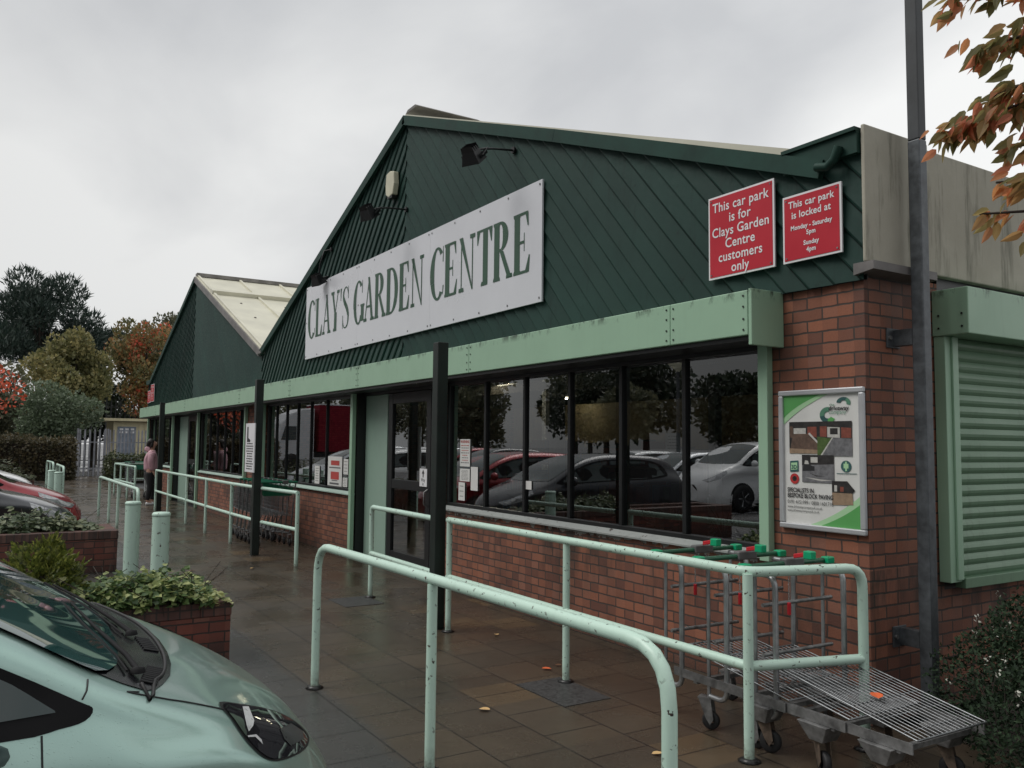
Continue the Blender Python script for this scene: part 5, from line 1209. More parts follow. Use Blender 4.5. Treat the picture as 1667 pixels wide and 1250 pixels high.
def flatbed(x, y, dz, label):
    # local x runs along the deck towards its low front end, y across; origin under the handle end
    t = thing('flatbed_trolley', label, 'trolley', (x, y, 0), R(-1.2), 'flatbed trolleys nested under the big window')
    W, L = .265, .79
    zf = lambda a: .43 + dz - (.43 + dz - .315) * a / L            # the wire deck slopes to the front
    m = MB()
    for k in range(17):
        yy = -W + 2 * W * k / 16; rr_ = .0046 if k in (0, 16) else .0025; m.tube([(.0, yy, zf(0)), (L, yy, zf(L))], rr_, 6)
    for a in (0.02, .16, .30, .44, .58, .71): m.tube([(a, -W, zf(a) - .006), (a, W, zf(a) - .006)], .0032, 6)
    m.tube([(L, -W, zf(L)), (L, W, zf(L))], .0055, 8); m.tube([(0, -W, zf(0)), (0, W, zf(0))], .0055, 8)
    m.build('wire_deck', 'steel', t, world=False)
    for s in (-1, 1):
        m = MB(); yy = s * (W + .012)
        p = [(-.06, yy - .004, .252), (.775, yy - .004, .252), (.775, yy + .004, .252), (-.06, yy + .004, .252)]
        m.hexa(p + [(a, b, c + .048) for a, b, c in p]); m.build('side_bar', 'steel_dull', t, world=False)
        # upright loop of tube: thin rear upright, thick front upright, rounded at head and foot
        m = MB(); pa = rr_path([(-.15, yy * .98, .925), (.0, yy * .98, .925), (.0, yy * .98, .19), (-.13, yy * .98, .19)], .085, 6); m.tube(pa, .0155, 10)
        m.tube([(-.14, yy * .98, .14), (-.14, yy * .98, .925)], .0105, 10)
        m.build('side_loop', 'steel_tube', t, world=False)
    for z in (.76, .50): m = MB(); m.tube([(-.085, -W - .01, z), (-.085, W + .01, z)], .011, 8); m.build('cross_bar', 'steel_dull', t, world=False)
    for a in (.1, .68): m = MB(); m.box(a, a + .03, -W - .01, W + .01, .238, .262); m.build('cross_member', 'steel_dull', t, world=False)
    # handle with coin lock
    m = MB(); m.tube([(-.16, -W - .05, .955), (-.16, W + .05, .955)], .0145, 12)
    hd = m.build('handle', 'handle_green', t, world=False)
    m = MB(); m.box(-.185, -.135, -.03, .12, .935, .985); m.build('coin_lock', 'lock_grey', hd, world=False, bevel=.008)
    for yy in (-W - .07, W + .07): m = MB(); m.box(-.18, -.125, yy - .03, yy + .03, .935, .975); m.build('end_cap', 'plug_green', hd, world=False, bevel=.008)
    m = MB(); m.hexa([(-.13, .02, .985), (-.06, .02, 1.0), (-.06, .05, 1.0), (-.13, .05, .985), (-.13, .02, 1.01), (-.06, .02, 1.025), (-.06, .05, 1.025), (-.13, .05, 1.01)]); m.build('key', 'plug_red', hd, world=False, bevel=.004)
    m = MB(); m.box(-.06, -.005, .015, .06, .99, 1.035); m.build('key_plug', 'plug_green', hd, world=False, bevel=.006)
    # hanging chain with key
    m = MB()
    for k in range(13):
        z = .94 - k * .0125; c = (-.02, -W + .12, z); pts = []
        for j in range(9): a = 2 * math.pi * j / 8; pts.append((c[0] + (.0035 * math.cos(a) if k % 2 else 0), c[1] + (0 if k % 2 else .0035 * math.cos(a)), c[2] + .0085 * math.sin(a)))
        m.tube(pts[:-1], .0013, 5, closed=True)
    ch = m.build('chain', 'chain', t, world=False)
    m = MB(); m.box(-.028, -.012, -W + .112, -W + .128, .71, .775); m.build('key', 'plug_red', ch, world=False, bevel=.003)
    for a, s in ((-.17, -1), (-.17, 1)): caster('caster', t, a, s * W, .05, random.uniform(-1, 1), 'steel_dull', .17)
    for a, s in ((.60, -1), (.60, 1)):
        caster('caster', t, a, s * (W - .03), .058, random.uniform(-.5, .5), 'steel_rust', .165)
        m = MB(); yy = s * (W - .03)       # folded steel bracket that carries the front wheels
        m.hexa([(a - .03, yy - .055, .165), (a + .05, yy - .055, .165), (a + .05, yy + .055, .165), (a - .03, yy + .055, .165), (a - .09, yy - .075, .25), (a + .09, yy - .075, .25), (a + .09, yy + .075, .25), (a - .09, yy + .075, .25)])
        m.build('wheel_bracket', 'steel_dull', t, world=False, bevel=.004)
    return t
random.seed(5)
flatbed(-3.06, 3.835, .03, 'front flatbed trolley of the nest, its wire deck reaching farthest right')
flatbed(-3.40, 3.83, .015, 'middle flatbed trolley of the nested three')
flatbed(-3.75, 3.825, .0, 'rear flatbed trolley of the nested three, farthest left')
# ================================================================== shopping trolleys
def cart():
    t = thing('shopping_trolley', 'x', 'trolley', (0, 0, 0), 0, 'shopping trolleys nested outside the far window')
    m = MB(); r = .0028
    # basket: narrow low nose at -x, wide high mouth at +x
    def ring(f): # f 0 nose .. 1 mouth
        return -.42 + .84 * f, .19 + .06 * f, .50 - .02 * f, .80 + .14 * f
    for s in (-1, 1):
        for k in range(7):
            q = k / 6; a, b = ring(0), ring(1); m.tube([(a[0], s * a[1], a[2] + (a[3] - a[2]) * q), (b[0], s * b[1], b[2] + (b[3] - b[2]) * q)], r * (1.6 if k in (0, 6) else 1), 5)
        for k in range(15): a = ring(k / 14); m.tube([(a[0], s * a[1], a[2]), (a[0], s * a[1], a[3])], r, 5)
    for k in range(9): f = -1 + 2 * k / 8; a, b = ring(0), ring(1); m.tube([(a[0], f * a[1], a[3]), (a[0], f * a[1], a[2]), (b[0], f * b[1], b[2])], r, 5)
    for k in range(6): a = ring(k / 5); m.tube([(a[0], -a[1], a[2]), (a[0], a[1], a[2])], r, 5)
    m.build('basket', 'steel', t, world=False)
    for s in (-1, 1):
        m = MB(); m.tube(rr_path([(.47, s * .26, .98), (.38, s * .25, .52), (.30, s * .25, .20), (-.40, s * .17, .16)], .08), .012, 8); m.tube([(-.30, s * .18, .17), (.02, s * .21, .50)], .010, 8); m.build('chassis', 'steel', t, world=False)
    m = MB(); m.tube([(.48, -.28, .99), (.48, .28, .99)], .016, 10); h = m.build('handle', 'cart_green', t, world=False)
    m = MB(); m.box(.44, .50, .05, .14, .96, 1.02); m.build('coin_lock', 'lock_grey', h, world=False, bevel=.006)
    m = MB(); m.hexa([(.40, -.22, .78), (.412, -.22, .78), (.412, .22, .78), (.40, .22, .78), (.43, -.235, .91), (.442, -.235, .91), (.442, .235, .91), (.43, .235, .91)]); m.build('child_seat', 'cart_green', t, world=False)
    for a, s in ((-.38, -1), (-.38, 1)): caster('caster', t, a, s * .16, .055, .2, 'steel_dull', .15)
    for a, s in ((.30, -1), (.30, 1)): caster('caster', t, a, s * .24, .055, -.2, 'steel_dull', .17)
    return t
c0 = cart(); c0.location = (-13.35, 3.88, 0); c0['label'] = 'shopping trolley at the handle end of the nested row, beside the post'
lbs = ['second shopping trolley from the handle end of the nested row', 'third shopping trolley from the handle end of the nested row', 'fourth shopping trolley from the handle end of the nested row', 'shopping trolley second from the nose end of the nested row', 'shopping trolley at the nose end of the nested row']
for i, lb in enumerate(lbs): copy_tree(c0, lb, (-13.35 - .28 * (i + 1), 3.88 + .01 * i, 0))
for i, lb in enumerate(['shopping trolley with a green handle in the farthest bay, outer one', 'shopping trolley with a green handle in the farthest bay, inner one']):
    copy_tree(c0, lb, (-26.2 + .32 * i, 3.80, 0), R(180))
# ================================================================== cars
def cr(p0, p1, p2, p3, t): return .5 * (2 * p1 + (p2 - p0) * t + (2 * p0 - 5 * p1 + 4 * p2 - p3) * t * t + (3 * p1 - p0 - 3 * p2 + p3) * t ** 3)
ST = [  # s behind the nose, then (half width, height above the paving) from the centre line down to the sill
 (0.00, [(0, .50), (.15, .50), (.25, .49), (.30, .46), (.33, .42), (.35, .36), (.35, .25), (.30, .12)]),
 (0.05, [(0, .62), (.17, .61), (.33, .585), (.42, .54), (.46, .47), (.49, .38), (.48, .22), (.42, .10)]),
 (0.12, [(0, .71), (.22, .70), (.43, .66), (.53, .60), (.57, .52), (.60, .40), (.59, .20), (.50, .08)]),
 (0.22, [(0, .785), (.26, .778), (.53, .735), (.62, .67), (.66, .57), (.69, .42), (.68, .20), (.60, .06)]),
 (0.35, [(0, .86), (.29, .853), (.60, .81), (.70, .76), (.742, .70), (.725, .52), (.755, .22), (.70, .05)]),
 (0.50, [(0, .925), (.32, .92), (.66, .883), (.765, .83), (.803, .765), (.768, .60), (.81, .22), (.76, .05)]),
 (0.69, [(0, .985), (.35, .985), (.72, .962), (.80, .88), (.842, .795), (.798, .62), (.84, .24), (.80, .05)]),
 (0.83, [(0, 1.055), (.37, 1.055), (.735, 1.03), (.805, .945), (.850, .810), (.803, .63), (.85, .24), (.81, .05)]),
 (1.02, [(0, 1.165), (.37, 1.165), (.72, 1.142), (.785, 1.02), (.857, .825), (.808, .64), (.855, .24), (.81, .05)]),
 (1.30, [(0, 1.32), (.36, 1.318), (.69, 1.285), (.765, 1.10), (.862, .845), (.815, .65), (.86, .24), (.81, .05)]),
 (1.70, [(0, 1.46), (.35, 1.455), (.64, 1.405), (.745, 1.15), (.864, .86), (.82, .66), (.86, .24), (.81, .05)]),
 (2.20, [(0, 1.52), (.35, 1.51), (.61, 1.46), (.735, 1.17), (.864, .87), (.82, .66), (.86, .24), (.81, .05)]),
 (3.00, [(0, 1.51), (.35, 1.50), (.60, 1.45), (.715, 1.19), (.85, .94), (.87, .50), (.86, .20), (.81, .05)]),
 (3.55, [(0, 1.45), (.34, 1.44), (.58, 1.39), (.69, 1.17), (.83, .94), (.85, .50), (.84, .20), (.79, .05)]),
 (3.85, [(0, 1.20), (.33, 1.20), (.58, 1.17), (.68, 1.06), (.79, .90), (.82, .50), (.81, .20), (.76, .08)]),
 (3.98, [(0, .88), (.32, .88), (.60, .87), (.69, .83), (.76, .74), (.78, .50), (.77, .22), (.70, .12)]),
 (4.02, [(0, .72), (.30, .72), (.56, .71), (.64, .68), (.70, .62), (.72, .48), (.71, .25), (.64, .15)])]
def shell(fs, fz, fx, nu=6, nv=6):
    st = [[Vector((fx * dx, -fs(s), fz(z))) for dx, z in pr] for s, pr in ST]; N, K = len(st), len(st[0]); rows = []
    for i in range(N - 1):
        for a in range(nu + (1 if i == N - 2 else 0)):
            t = a / nu; rows.append([cr(st[max(0, i - 1)][k], st[i][k], st[i + 1][k], st[min(N - 1, i + 2)][k], t) for k in range(K)])
    grid = []
    for r in rows:
        full = [Vector((-p.x, p.y, p.z)) for p in r[:0:-1]] + r; o = []; F = len(full)
        for k in range(F - 1):
            for b in range(nv): o.append(cr(full[max(0, k - 1)], full[k], full[k + 1], full[min(F - 1, k + 2)], b / nv))
        o.append(full[-1]); grid.append(o)
    n = len(grid[0]); vs = [p for r in grid for p in r]
    fsx = [(i * n + k, i * n + k + 1, (i + 1) * n + k + 1, (i + 1) * n + k) for i in range(len(grid) - 1) for k in range(n - 1)]
    return vs, fsx, n, len(grid)
def inpoly(p, poly):
    c = False; j = len(poly) - 1
    for i in range(len(poly)):
        if (poly[i][1] > p[1]) != (poly[j][1] > p[1]) and p[0] < (poly[j][0] - poly[i][0]) * (p[1] - poly[i][1]) / (poly[j][1] - poly[i][1]) + poly[i][0]: c = not c
        j = i
    return c
def decal(bvh, outline, rayf, off, res):
    pts = []; n = len(outline)
    for i in range(n):
        a, b = outline[i], outline[(i + 1) % n]; L = math.hypot(b[0] - a[0], b[1] - a[1]); q = max(1, int(L / res))
        for k in range(q): pts.append(Vector((a[0] + (b[0] - a[0]) * k / q, a[1] + (b[1] - a[1]) * k / q)))
    nb = len(pts); edges = [(i, (i + 1) % nb) for i in range(nb)]
    xs, ys = [p.x for p in pts], [p.y for p in pts]; x = min(xs) + res * .5
    while x < max(xs):
        y = min(ys) + res * .5
        while y < max(ys):
            if inpoly((x, y), pts) and min((Vector((x, y)) - p).length for p in pts[::1]) > res * .45: pts.append(Vector((x, y)))
            y += res
        x += res
    v2, e2, f2, _, _, _ = delaunay_2d_cdt(pts, edges, [list(range(nb))], 1, 1e-6)
    vs = []
    for p in v2:
        o, d = rayf(p.x, p.y); d = d.normalized(); loc, nr, _, _ = bvh.ray_cast(o, d)
        if loc is None:
            loc, nr, _, _ = bvh.find_nearest(o + d * 3.0 if (o.length > 3) else o + d * 2.4)
        if nr.dot(d) > 0: nr = -nr
        vs.append(loc + nr * off)
    return vs, [tuple(f) for f in f2]
def both(vs, fs, m, mirror=True):
    m.add(vs, fs, True)
    if mirror: m.add([(-v[0], v[1], v[2]) for v in vs], [f[::-1] for f in fs], True)
def pair(name, mat, parents, vs, fs):      # one on each side of the car
    out = []
    for i in (0, 1):
        m = MB(); both(vs, fs, m, False)
        if i: m = MB(); m.add([(-v[0], v[1], v[2]) for v in vs], [f[::-1] for f in fs], True)
        out.append(m.build(name, mat, parents[i] if isinstance(parents, list) else parents, world=False))
    return out
def smoothline(p, n=4, closed=True):
    out = []; N = len(p)
    for i in range(N if closed else N - 1):
        a, b, c, d = p[(i - 1) % N], p[i], p[(i + 1) % N], p[(i + 2) % N]
        for k in range(n): out.append(tuple(cr(a[j], b[j], c[j], d[j], k / n) for j in (0, 1)))
    return out
def car(label, paint, loc, rz, style='hatch', hero=False, group='cars parked outside the garden centre'):
    t = thing('parked_car', label, 'car', loc, rz, group)
    g = .10 if hero else .12
    if hero: fs, fz, fx = (lambda s: s + max(0.0, .5 - s) * .07), (lambda z: z + .10), 1.0
    elif style == 'suv': fs, fz, fx = (lambda s: s * 1.55 if s < .6 else .93 + (s - .6) * 1.02), (lambda z: (z + .16) * 1.10), 1.04
    elif style == 'estate': fs, fz, fx = (lambda s: s * 1.6 if s < .6 else .96 + (s - .6) * 1.0 + (.25 if s > 3.3 else 0)), (lambda z: (z + .10) * .96), 1.02
    else: fs, fz, fx = (lambda s: s * 1.45 if s < .6 else .87 + (s - .6)), (lambda z: (z + .10) * .955), .99
    vs, fcs, n, rows = shell(fs, fz, fx, 8 if hero else 4, 7 if hero else 4)
    m = MB(); m.add(vs, fcs, True); m.add([vs[i] for i in range(n)], [tuple(range(n))[::-1]]); m.add(vs[-n:], [tuple(range(n))])
    m.add([vs[i * n] for i in range(rows)] + [vs[i * n + n - 1] for i in range(rows)], [(i, i + 1, rows + i + 1, rows + i) for i in range(rows - 1)])
    m.build('body', paint, t, world=False)
    bvh = BVHTree.FromPolygons([Vector(v) for v in vs], fcs)
    res = .035 if hero else .09; S = lambda s, z: (-fs(s), fz(z))
    side = lambda a, b: (Vector((3, a, b)), Vector((-1, 0, 0))); top = lambda a, b: (Vector((a, b, 5)), Vector((0, 0, -1)))
    front = lambda a, b: (Vector((a, 5, b)), Vector((0, -1, 0))); back = lambda a, b: (Vector((a, -9, b)), Vector((0, 1, 0)))
    # side windows
    trim = [S(s, z) for s, z in [(.828, .968), (.845, .945), (.90, .937), (1.02, .930), (1.5, .955), (2.2, .985), (3.0, 1.01), (3.45, 1.06), (3.50, 1.16), (3.38, 1.30), (3.0, 1.395), (2.2, 1.405), (1.7, 1.35), (1.3, 1.225), (1.02, 1.082), (.86, .990)]]
    pair('window_trim', 'matt_black', t, *decal(bvh, smoothline(trim, 3), side, .003, res))
    panes = [[(.905, .972), (1.13, .968), (1.16, 1.115), (1.10, 1.105), (1.0, 1.045)], [(1.22, .965), (2.05, 1.0), (2.05, 1.37), (1.75, 1.33), (1.35, 1.21), (1.24, 1.15)], [(2.13, 1.0), (2.95, 1.03), (3.0, 1.36), (2.13, 1.375)], [(3.06, 1.04), (3.40, 1.09), (3.30, 1.29), (3.08, 1.34)]]
    for p in panes:
        pair('side_window', 'car_glass', t, *decal(bvh, [S(*q) for q in p], side, .0055, res))
    # windscreen and the black scuttle in front of it
    eye = Vector((-loc[0], -loc[1], 1.6 - loc[2])) if hero else None
    if hero:
        H = lambda p: [(-fs(s) if False else x, y) for x, y in p]
        cowl = [(0, -.545), (.2, -.555), (.36, -.572), (.50, -.60), (.60, -.635), (.668, -.665), (.703, -.695), (.708, -.75), (.700, -.83), (.682, -1.02), (.645, -1.30), (.59, -1.60), (.55, -1.74), (0, -1.80)]
        sc = cowl + [(-a, b) for a, b in cowl[-2:0:-1]]
        m = MB(); v_, f_ = decal(bvh, sc, top, .003, res); m.add(v_, f_, True); w_ = m.build('scuttle', 'gloss_black', t, world=False)
        gl = [(0, -.705), (.25, -.712), (.45, -.735), (.58, -.755), (.665, -.785), (.708, -.82), (.704, -.93), (.690, -1.04), (.652, -1.30), (.598, -1.60), (.535, -1.72), (0, -1.78)]
        gg = gl + [(-a, b) for a, b in gl[-2:0:-1]]
        m = MB(); v_, f_ = decal(bvh, gg, top, .009, res); m.add(v_, f_, True); m.build('windscreen', 'windscreen_glass', t, world=False)
        # wipers and louvres lying on the scuttle
        def on(x, y, h=.02): l, nn, _, _ = bvh.ray_cast(Vector((x, y, 5)), Vector((0, 0, -1))); return l + Vector((0, 0, h))
        for pts in ([(.60, -.70), (.45, -.71), (.15, -.76), (-.20, -.80)], [(.05, -.64), (-.15, -.67), (-.45, -.74), (-.60, -.83)]):
            m = MB(); m.tube([on(a, b, .018) for a, b in pts], [.008, .007, .005, .004], 8); m.tube([on(a + .02, b - .03, .012) for a, b in pts], .0035, 6)
            m.lathe([(.020, 0), (.017, .012), (0, .016)], on(pts[0][0], pts[0][1], .012), 12); m.build('wiper', 'matt_black', t, world=False)
        m = MB()
        for k in range(9): x = .46 + k * .022; m.tube([on(x, -.612 - .05 * (k / 9), .006), on(x + .01, -.655 - .05 * (k / 9), .006)], .004, 5)
        m.build('louvre', 'plastic_black', t, world=False); m = MB()
        for k in range(7): x = .05 + k * .03; m.tube([on(x, -.585, .006), on(x + .005, -.63, .006)], .004, 5)
        m.build('louvre', 'plastic_black', t, world=False)
        m = MB(); p = smoothline([(.67, -.70), (.60, -.655), (.50, -.617), (.36, -.588), (.2, -.571), (0, -.561), (-.2, -.571), (-.36, -.588), (-.50, -.617), (-.60, -.655), (-.67, -.70)], 4, False)
        m.tube([on(a, b, .006) for a, b in p], .005, 6); m.build('scuttle_seal', 'dark_rubber', t, world=False)
        # shut lines
        def seam(pts, f, r=.0024):
            out = []
            pts = [tuple(p0[j] + (p1[j] - p0[j]) * k / 8 for j in (0, 1)) for p0, p1 in zip(pts[:-1], pts[1:]) for k in range(8)] + [pts[-1]]
            for a, b in pts:
                o, d = f(a, b); l, nn, _, _ = bvh.ray_cast(o, d)
                if l is not None: out.append(l + nn * (.0010 if nn.dot(d) < 0 else -.0010))
            for sx in (1, -1): m = MB(); m.tube([(sx * q.x, q.y, q.z) for q in out], r, 5); m.build('shut_line', 'dark_rubber', t, world=False)
        seam(smoothline([(.725, -.715), (.715, -.655), (.695, -.60), (.672, -.53), (.650, -.47), (.615, -.37), (.54, -.23), (.44, -.125)], 4, False)[:-4], top)
        seam([S(s, z) for s, z in [(.936, .930), (.93, .80), (.925, .6), (.93, .4), (.95, .2)]], side)
        seam([S(s, z) for s, z in [(.838, 1.028), (.842, 1.01), (.852, .992)]], side)
        eh = [(.241, -.295), (.267, -.301), (.292, -.309), (.315, -.320), (.332, -.333), (.343, -.346), (.345, -.354), (.341, -.362), (.330, -.3675), (.315, -.370), (.303, -.369), (.291, -.362), (.279, -.350), (.267, -.334), (.254, -.314)]
        ey = lambda a, b: (eye, Vector((-1, a, b)))
        def shrink(p, k): cx_ = sum(q[0] for q in p) / len(p); cy2 = sum(q[1] for q in p) / len(p); return [(cx_ + (q[0] - cx_) * k, cy2 + (q[1] - cy2) * k) for q in p]
        hb = pair('headlight', 'plastic_black', t, *decal(bvh, smoothline(shrink(eh, 1.02), 3), ey, .003, .008))
        pair('lens', 'lamp_lens', hb, *decal(bvh, smoothline(shrink(eh, .95), 3), ey, .0055, .008))
        pair('indicator_reflector', 'reflector', hb, *decal(bvh, [(.2650, -.3045), (.2720, -.3055), (.2785, -.322), (.2775, -.3275), (.2725, -.333), (.2700, -.326)], ey, .0085, .006))
        pair('trim_strip', 'reflector', hb, *decal(bvh, [(.271, -.337), (.281, -.3375), (.287, -.344), (.289, -.350), (.285, -.3455), (.280, -.3400), (.272, -.3390)], ey, .0085, .004))
        pair('lamp_bowl', 'lamp_grey', hb, *decal(bvh, [(.309, -.336), (.322, -.332), (.336, -.343), (.338, -.352), (.322, -.357), (.314, -.348)], ey, .0080, .008))
        for sx in (1, -1): m = MB(); m.ball((sx * 1.0, -1.10, 1.04), .085, .055, .085); m.tube([(sx * .83, -1.02, 1.0), (sx * .95, -1.08, 1.02)], .025, 8); m.build('wing_mirror', 'mirror_teal', t, world=False)
    else:
        X = lambda x, s: (x * fx, -fs(s))
        hw = [X(0, .64), X(.45, .68), X(.66, .74), X(.68, .9), X(.655, 1.25), X(.58, 1.60), X(0, 1.72)]
        m = MB(); v_, f_ = decal(bvh, hw + [(-a, b) for a, b in hw[-2:0:-1]], top, .005, res); m.add(v_, f_, True); m.build('windscreen', 'car_glass', t, world=False)
        hl = [(.36, .64), (.52, .69), (.66, .80), (.70, .74), (.62, .62), (.42, .57)]
        diag = lambda a, b: (Vector((a * .83 + 2.75, -a * .55 + 4.15, b)), Vector((-.55, -.83, 0)))
        hl = [(.40, .60), (.62, .67), (.95, .83), (.99, .77), (.82, .63), (.55, .55)]
        hb = pair('headlight', 'headlight_clear', t, *decal(bvh, [(x * fx, fz(z)) for x, z in hl], diag, .004, .04))
        pair('reflector', 'reflector', hb, *decal(bvh, [(x * fx, fz(z)) for x, z in [(.52, .60), (.62, .65), (.74, .71), (.70, .63), (.6, .58)]], diag, .007, .03))
        for x, s_ in ((.98, 1), (-.98, -1)): m = MB(); m.ball((x * fx, -fs(1.08), fz(1.0)), .11, .07, .085); m.build('wing_mirror', paint, t, world=False)
    gr = [(0, .33), (.26, .34), (.30, .40), (.24, .455), (0, .47)]
    m = MB(); v_, f_ = decal(bvh, [(x, fz(z)) for x, z in gr + [(-a, b) for a, b in gr[-2:0:-1]]], front, .004, .05); m.add(v_, f_, True); m.build('grille', 'plastic_black', t, world=False)
    rw = [(.0, 1.02), (.5, 1.03), (.56, 1.10), (.50, 1.36), (0, 1.39)]
    m = MB(); v_, f_ = decal(bvh, [(x, fz(z)) for x, z in rw + [(-a, b) for a, b in rw[-2:0:-1]]], back, .004, .07); m.add(v_, f_, True); m.build('rear_window', 'car_glass', t, world=False)
    pair('rear_light', 'tail_red', t, *decal(bvh, [(.58, fz(.66)), (.70, fz(.68)), (.68, fz(.95)), (.60, fz(.98))], back, .004, .05))
    # wheels in dark arches
    wr = .31 if style != 'suv' else .36
    for s_ in (.80, 3.30):
        yy = -fs(s_)
        arch = [(yy + (wr + .055) * math.cos(2 * math.pi * k / 28), max(fz(.055), wr + (wr + .055) * math.sin(2 * math.pi * k / 28))) for k in range(28)]
        arch = [p for i, p in enumerate(arch) if p[1] > fz(.055) + .001 or True]
        m = MB(); cl = [arch[i] for i in range(28) if arch[i][1] > fz(.06)]
        pair('wheel_arch', 'dark_rubber', t, *decal(bvh, cl, side, .003, .08))
        for sx in (1, -1):
            m = MB(); x0 = sx * (.70 * fx); w = sx * .175
            m.lathe([(wr * .60, 0), (wr * .96, 0), (wr, w * .12), (wr, w * .88), (wr * .96, w), (wr * .64, w)], (x0, yy, wr), 28, 'x'); wh = m.build('tyre', 'dark_rubber', t, world=False)
            m = MB(); m.lathe([(wr * .66, w * .96), (wr * .60, w * 1.02), (wr * .56, w * .8), (wr * .14, w * .88), (0, w * .9)], (x0, yy, wr), 28, 'x')
            for k in range(5):
                a = 2 * math.pi * k / 5; c, s2 = math.cos(a), math.sin(a); xx = x0 + w * 1.0
                m.tube([(xx - w * .1, yy + c * wr * .12, wr + s2 * wr * .12), (xx, yy + c * wr * .58, wr + s2 * wr * .58)], wr * .07, 6)
            m.build('rim', 'steel', wh, world=False)
    return t
car('pale aqua green hatchback in the left foreground, seen across its bonnet', 'paint_aqua', (-3.10, 1.085, -.115), 0, hero=True)
car('dark charcoal hatchback nose in beyond the second planter', 'paint_charcoal', (-13.35, 1.18, -.10), R(1))
car('red hatchback beside the dark charcoal one', 'paint_red', (-15.75, 1.42, -.10), R(-1))
car('white hatchback parked far off near the scarlet tree', 'paint_white', (-23.0, 1.1, -.10), 0)
car('silver estate parked last in the near row, beside the white hatchback', 'paint_silver', (-25.6, .95, -.10), 0, 'estate')
far = [(-16.3, -6.7, 'paint_white', 'suv', 'white off roader across the car park, reflected in the right pane'), (-18.9, -6.9, 'paint_silver', 'hatch', 'silver hatchback across the car park, beside the white off roader'),
       (-21.7, -7.1, 'paint_white', 'estate', 'white estate across the car park, left of the silver hatchback'), (-30.5, -7.0, 'paint_charcoal', 'estate', 'charcoal estate across the car park'), (-35.5, -7.0, 'paint_silver', 'hatch', 'silver hatchback across the car park, near the lorry cab'),
       (-39.0, -6.9, 'paint_white', 'hatch', 'white hatchback across the car park, in front of the lorry cab'), (-33.0, -7.2, 'paint_red', 'estate', 'red estate across the car park'), (-43.0, -7.0, 'paint_silver', 'estate', 'silver estate across the car park, farthest along'), (-12.2, -6.9, 'paint_blue', 'hatch', 'dark blue hatchback across the car park, nearest the photographer')]
for x, y, p, s, lb in far: car(lb, p, (x, y, -.10), R(random.uniform(-1.5, 1.5)), s, group='cars parked across the car park')
# articulated lorry standing along the far side
lt = thing('lorry', 'lorry with a white cab and dark red body standing across the car park', 'lorry', (-52.2, -14, -.10))
m = MB(); m.box(-53.5, -51.0, -13.7, -8.85, 1.05, 3.95); m.build('cargo_body', 'curtain_red', lt)
m = MB(); m.box(-53.52, -50.98, -13.72, -8.83, 3.96, 4.03); m.build('roof_rail', 'white_paint', lt)
m = MB(); m.prism([(-6.2, .5), (-8.6, .5), (-8.6, 3.75), (-7.8, 3.7), (-7.0, 3.35), (-6.5, 2.75), (-6.2, 1.6)], lambda a, b, d: (d, a, b), -53.4, -51.1); cb = m.build('cab', 'white_paint', lt, fix=True, bevel=.08)
m = MB(); m.prism([(-6.5, 1.75), (-7.45, 1.75), (-7.45, 2.6), (-6.75, 2.6)], lambda a, b, d: (d, a, b), -51.095, -51.08); m.build('side_window', 'car_glass', cb, fix=True)
for y in (-7.2, -11.4, -12.7):
    m = MB(); m.lathe([(.25, 0), (.5, 0), (.52, .05), (.52, .3), (.5, .34), (.25, .34)], (-51.42, y, .42), 20, 'x'); wh = m.build('wheel', 'dark_rubber', lt); m = MB(); m.lathe([(.26, .33), (.2, .28), (0, .3)], (-51.42, y, .42), 16, 'x'); m.build('rim', 'steel', wh)
m = MB(); m.box(-53.3, -51.2, -13.5, -8.4, .7, 1.04); m.build('chassis', 'plastic_black', lt)
# car park lamp with a bowl head
lm = thing('street_lamp', 'car park lamp with a wide bowl head, reflected in the window', 'street lamp', (-21.3, -11.1, -.10))
m = MB(); m.tube([(0, 0, 0), (0, 0, 4.3)], [.075, .055], 12); m.build('column', 'dark_fence', lm, world=False)
m = MB(); m.lathe([(.06, 4.25), (.12, 4.32), (.36, 4.52), (.36, 4.57), (0, 4.62)], n=22); m.build('lamp_head', 'cream', lm, world=False)
# ================================================================== person
def skin(name, verts, edges, radii, mat, parent, levels=2):
    me = bpy.data.meshes.new(name); me.from_pydata(verts, edges, []); me.materials.append(M[mat])
    o = bpy.data.objects.new(name, me); COL.objects.link(o); o.parent = parent
    sk = o.modifiers.new('skin', 'SKIN'); sk.use_smooth_shade = True
    lay = me.skin_vertices[0].data if me.skin_vertices else None
    if lay is None:
        b = bmesh.new(); b.from_mesh(me); b.verts.layers.skin.verify(); b.to_mesh(me); b.free(); lay = me.skin_vertices[0].data
    for i, r in enumerate(radii): lay[i].radius = r if isinstance(r, tuple) else (r, r); lay[i].use_root = (i == 0)
    ss = o.modifiers.new('sub', 'SUBSURF'); ss.levels = levels; ss.render_levels = levels
    return o
pn = thing('person', 'person in a pink padded jacket and black trousers by the far window', 'person', (-22.8, 3.62, 0), R(82))
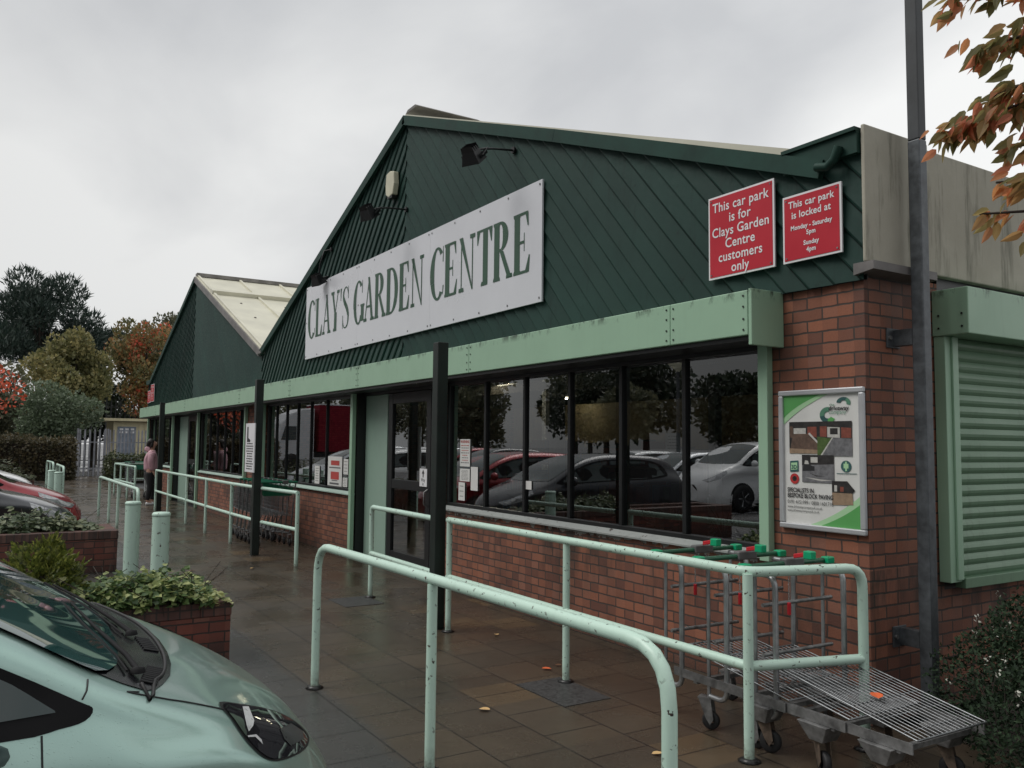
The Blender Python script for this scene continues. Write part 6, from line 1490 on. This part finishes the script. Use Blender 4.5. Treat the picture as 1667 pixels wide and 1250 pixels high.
# faces local +x (towards the camera side of the shop front); y is the person's left
V = [(0, 0, .86), (0, 0, 1.02), (0, 0, 1.20), (.0, 0, 1.32), (.015, 0, 1.40), (.03, 0, 1.46), (.03, 0, 1.54), (.02, 0, 1.60)]; E = [(i, i + 1) for i in range(7)]; Rr = [(.15, .13), (.12, .10), (.15, .11), (.12, .09), (.05, .05), (.055, .06), (.075, .085), (.06, .065)]
def limb(start, pts, rad):
    prev = start
    for p, r in zip(pts, rad): V.append(p); Rr.append((r, r)); E.append((prev, len(V) - 1)); prev = len(V) - 1
    return prev
for s in (-1, 1):
    limb(0, [(.02 * s, s * .09, .80), (.03 + .04 * s, s * .095, .46), (-.0 + .06 * s, s * .095, .10), (.11 + .06 * s, s * .10, .05)], [.095, .06, .045, .035])
    w = limb(3, [(0, s * .17, 1.30), (-.02, s * .215, 1.08), (.05 if s < 0 else .16, s * .20, .86 if s < 0 else .98), (.07 if s < 0 else .21, s * .20, .80 if s < 0 else .97)], [.06, .045, .033, .03])
    hx, hz = V[w][0], V[w][2]
    for k in range(4): limb(w, [(hx + .02, s * .20 + (k - 1.5) * .016, hz - .045), (hx + .03, s * .20 + (k - 1.5) * .017, hz - .085 + .006 * abs(k - 1))], [.009, .008])
    limb(w, [(hx + .035, s * .17, hz - .02), (hx + .05, s * .165, hz - .045)], [.010, .008])
skin('body', V, E, Rr, 'skin', pn)
JV = [(0, 0, .83), (0, 0, .95), (-.01, 0, 1.12), (-.01, 0, 1.26), (0, 0, 1.36), (.0, 0, 1.40)]; JE = [(i, i + 1) for i in range(5)]; JR = [(.19, .17), (.18, .16), (.19, .16), (.18, .14), (.12, .10), (.09, .08)]
V, E, Rr = JV, JE, JR
for s in (-1, 1): limb(3, [(0, s * .19, 1.30), (-.02, s * .235, 1.08), (.04 if s < 0 else .13, s * .205, .86 if s < 0 else .99)], [.095, .08, .065])
skin('jacket', V, E, Rr, 'jacket_pink', pn)
V = [(-.09, 0, 1.38), (-.10, -.08, 1.40), (-.10, .08, 1.40)]; skin('hood', V, [(0, 1), (0, 2)], [.075, .06, .06], 'jacket_pink', pn)
V, E, Rr = [(0, 0, .88), (0, 0, .80)], [(0, 1)], [(.155, .14), (.15, .135)]
for s in (-1, 1): limb(1, [(.02 * s, s * .09, .72), (.03 + .04 * s, s * .095, .46), (.06 * s, s * .095, .11)], [.105, .075, .06])
skin('trousers', V, E, Rr, 'trouser_black', pn)
for s in (-1, 1): skin('shoe', [(.06 * s - .04, s * .098, .045), (.06 * s + .06, s * .10, .045), (.06 * s + .15, s * .104, .035)], [(0, 1), (1, 2)], [(.05, .05), (.048, .042), (.035, .03)], 'shoe_white', pn)
V, E, Rr = [(-.035, 0, 1.60), (.0, 0, 1.665), (-.07, 0, 1.52), (-.075, .0, 1.40)], [(0, 1), (0, 2), (2, 3)], [(.10, .095), (.07, .08), (.085, .08), (.06, .05)]
limb(0, [(-.0, -.075, 1.55), (-.01, -.075, 1.43)], [.045, .04]); limb(0, [(-.0, .075, 1.55), (-.01, .075, 1.43)], [.045, .04])
skin('hair', V, E, Rr, 'hair_dark', pn)
m = MB(); m.ball((.11, 0, 1.535), .022, .016, .028, 8, 6); 
for s in (-1, 1): m.ball((.102, s * .033, 1.565), .009, .014, .007, 8, 5)
m.ball((.105, 0, 1.495), .010, .026, .007, 8, 5); m.build('face', 'skin', pn, world=False)
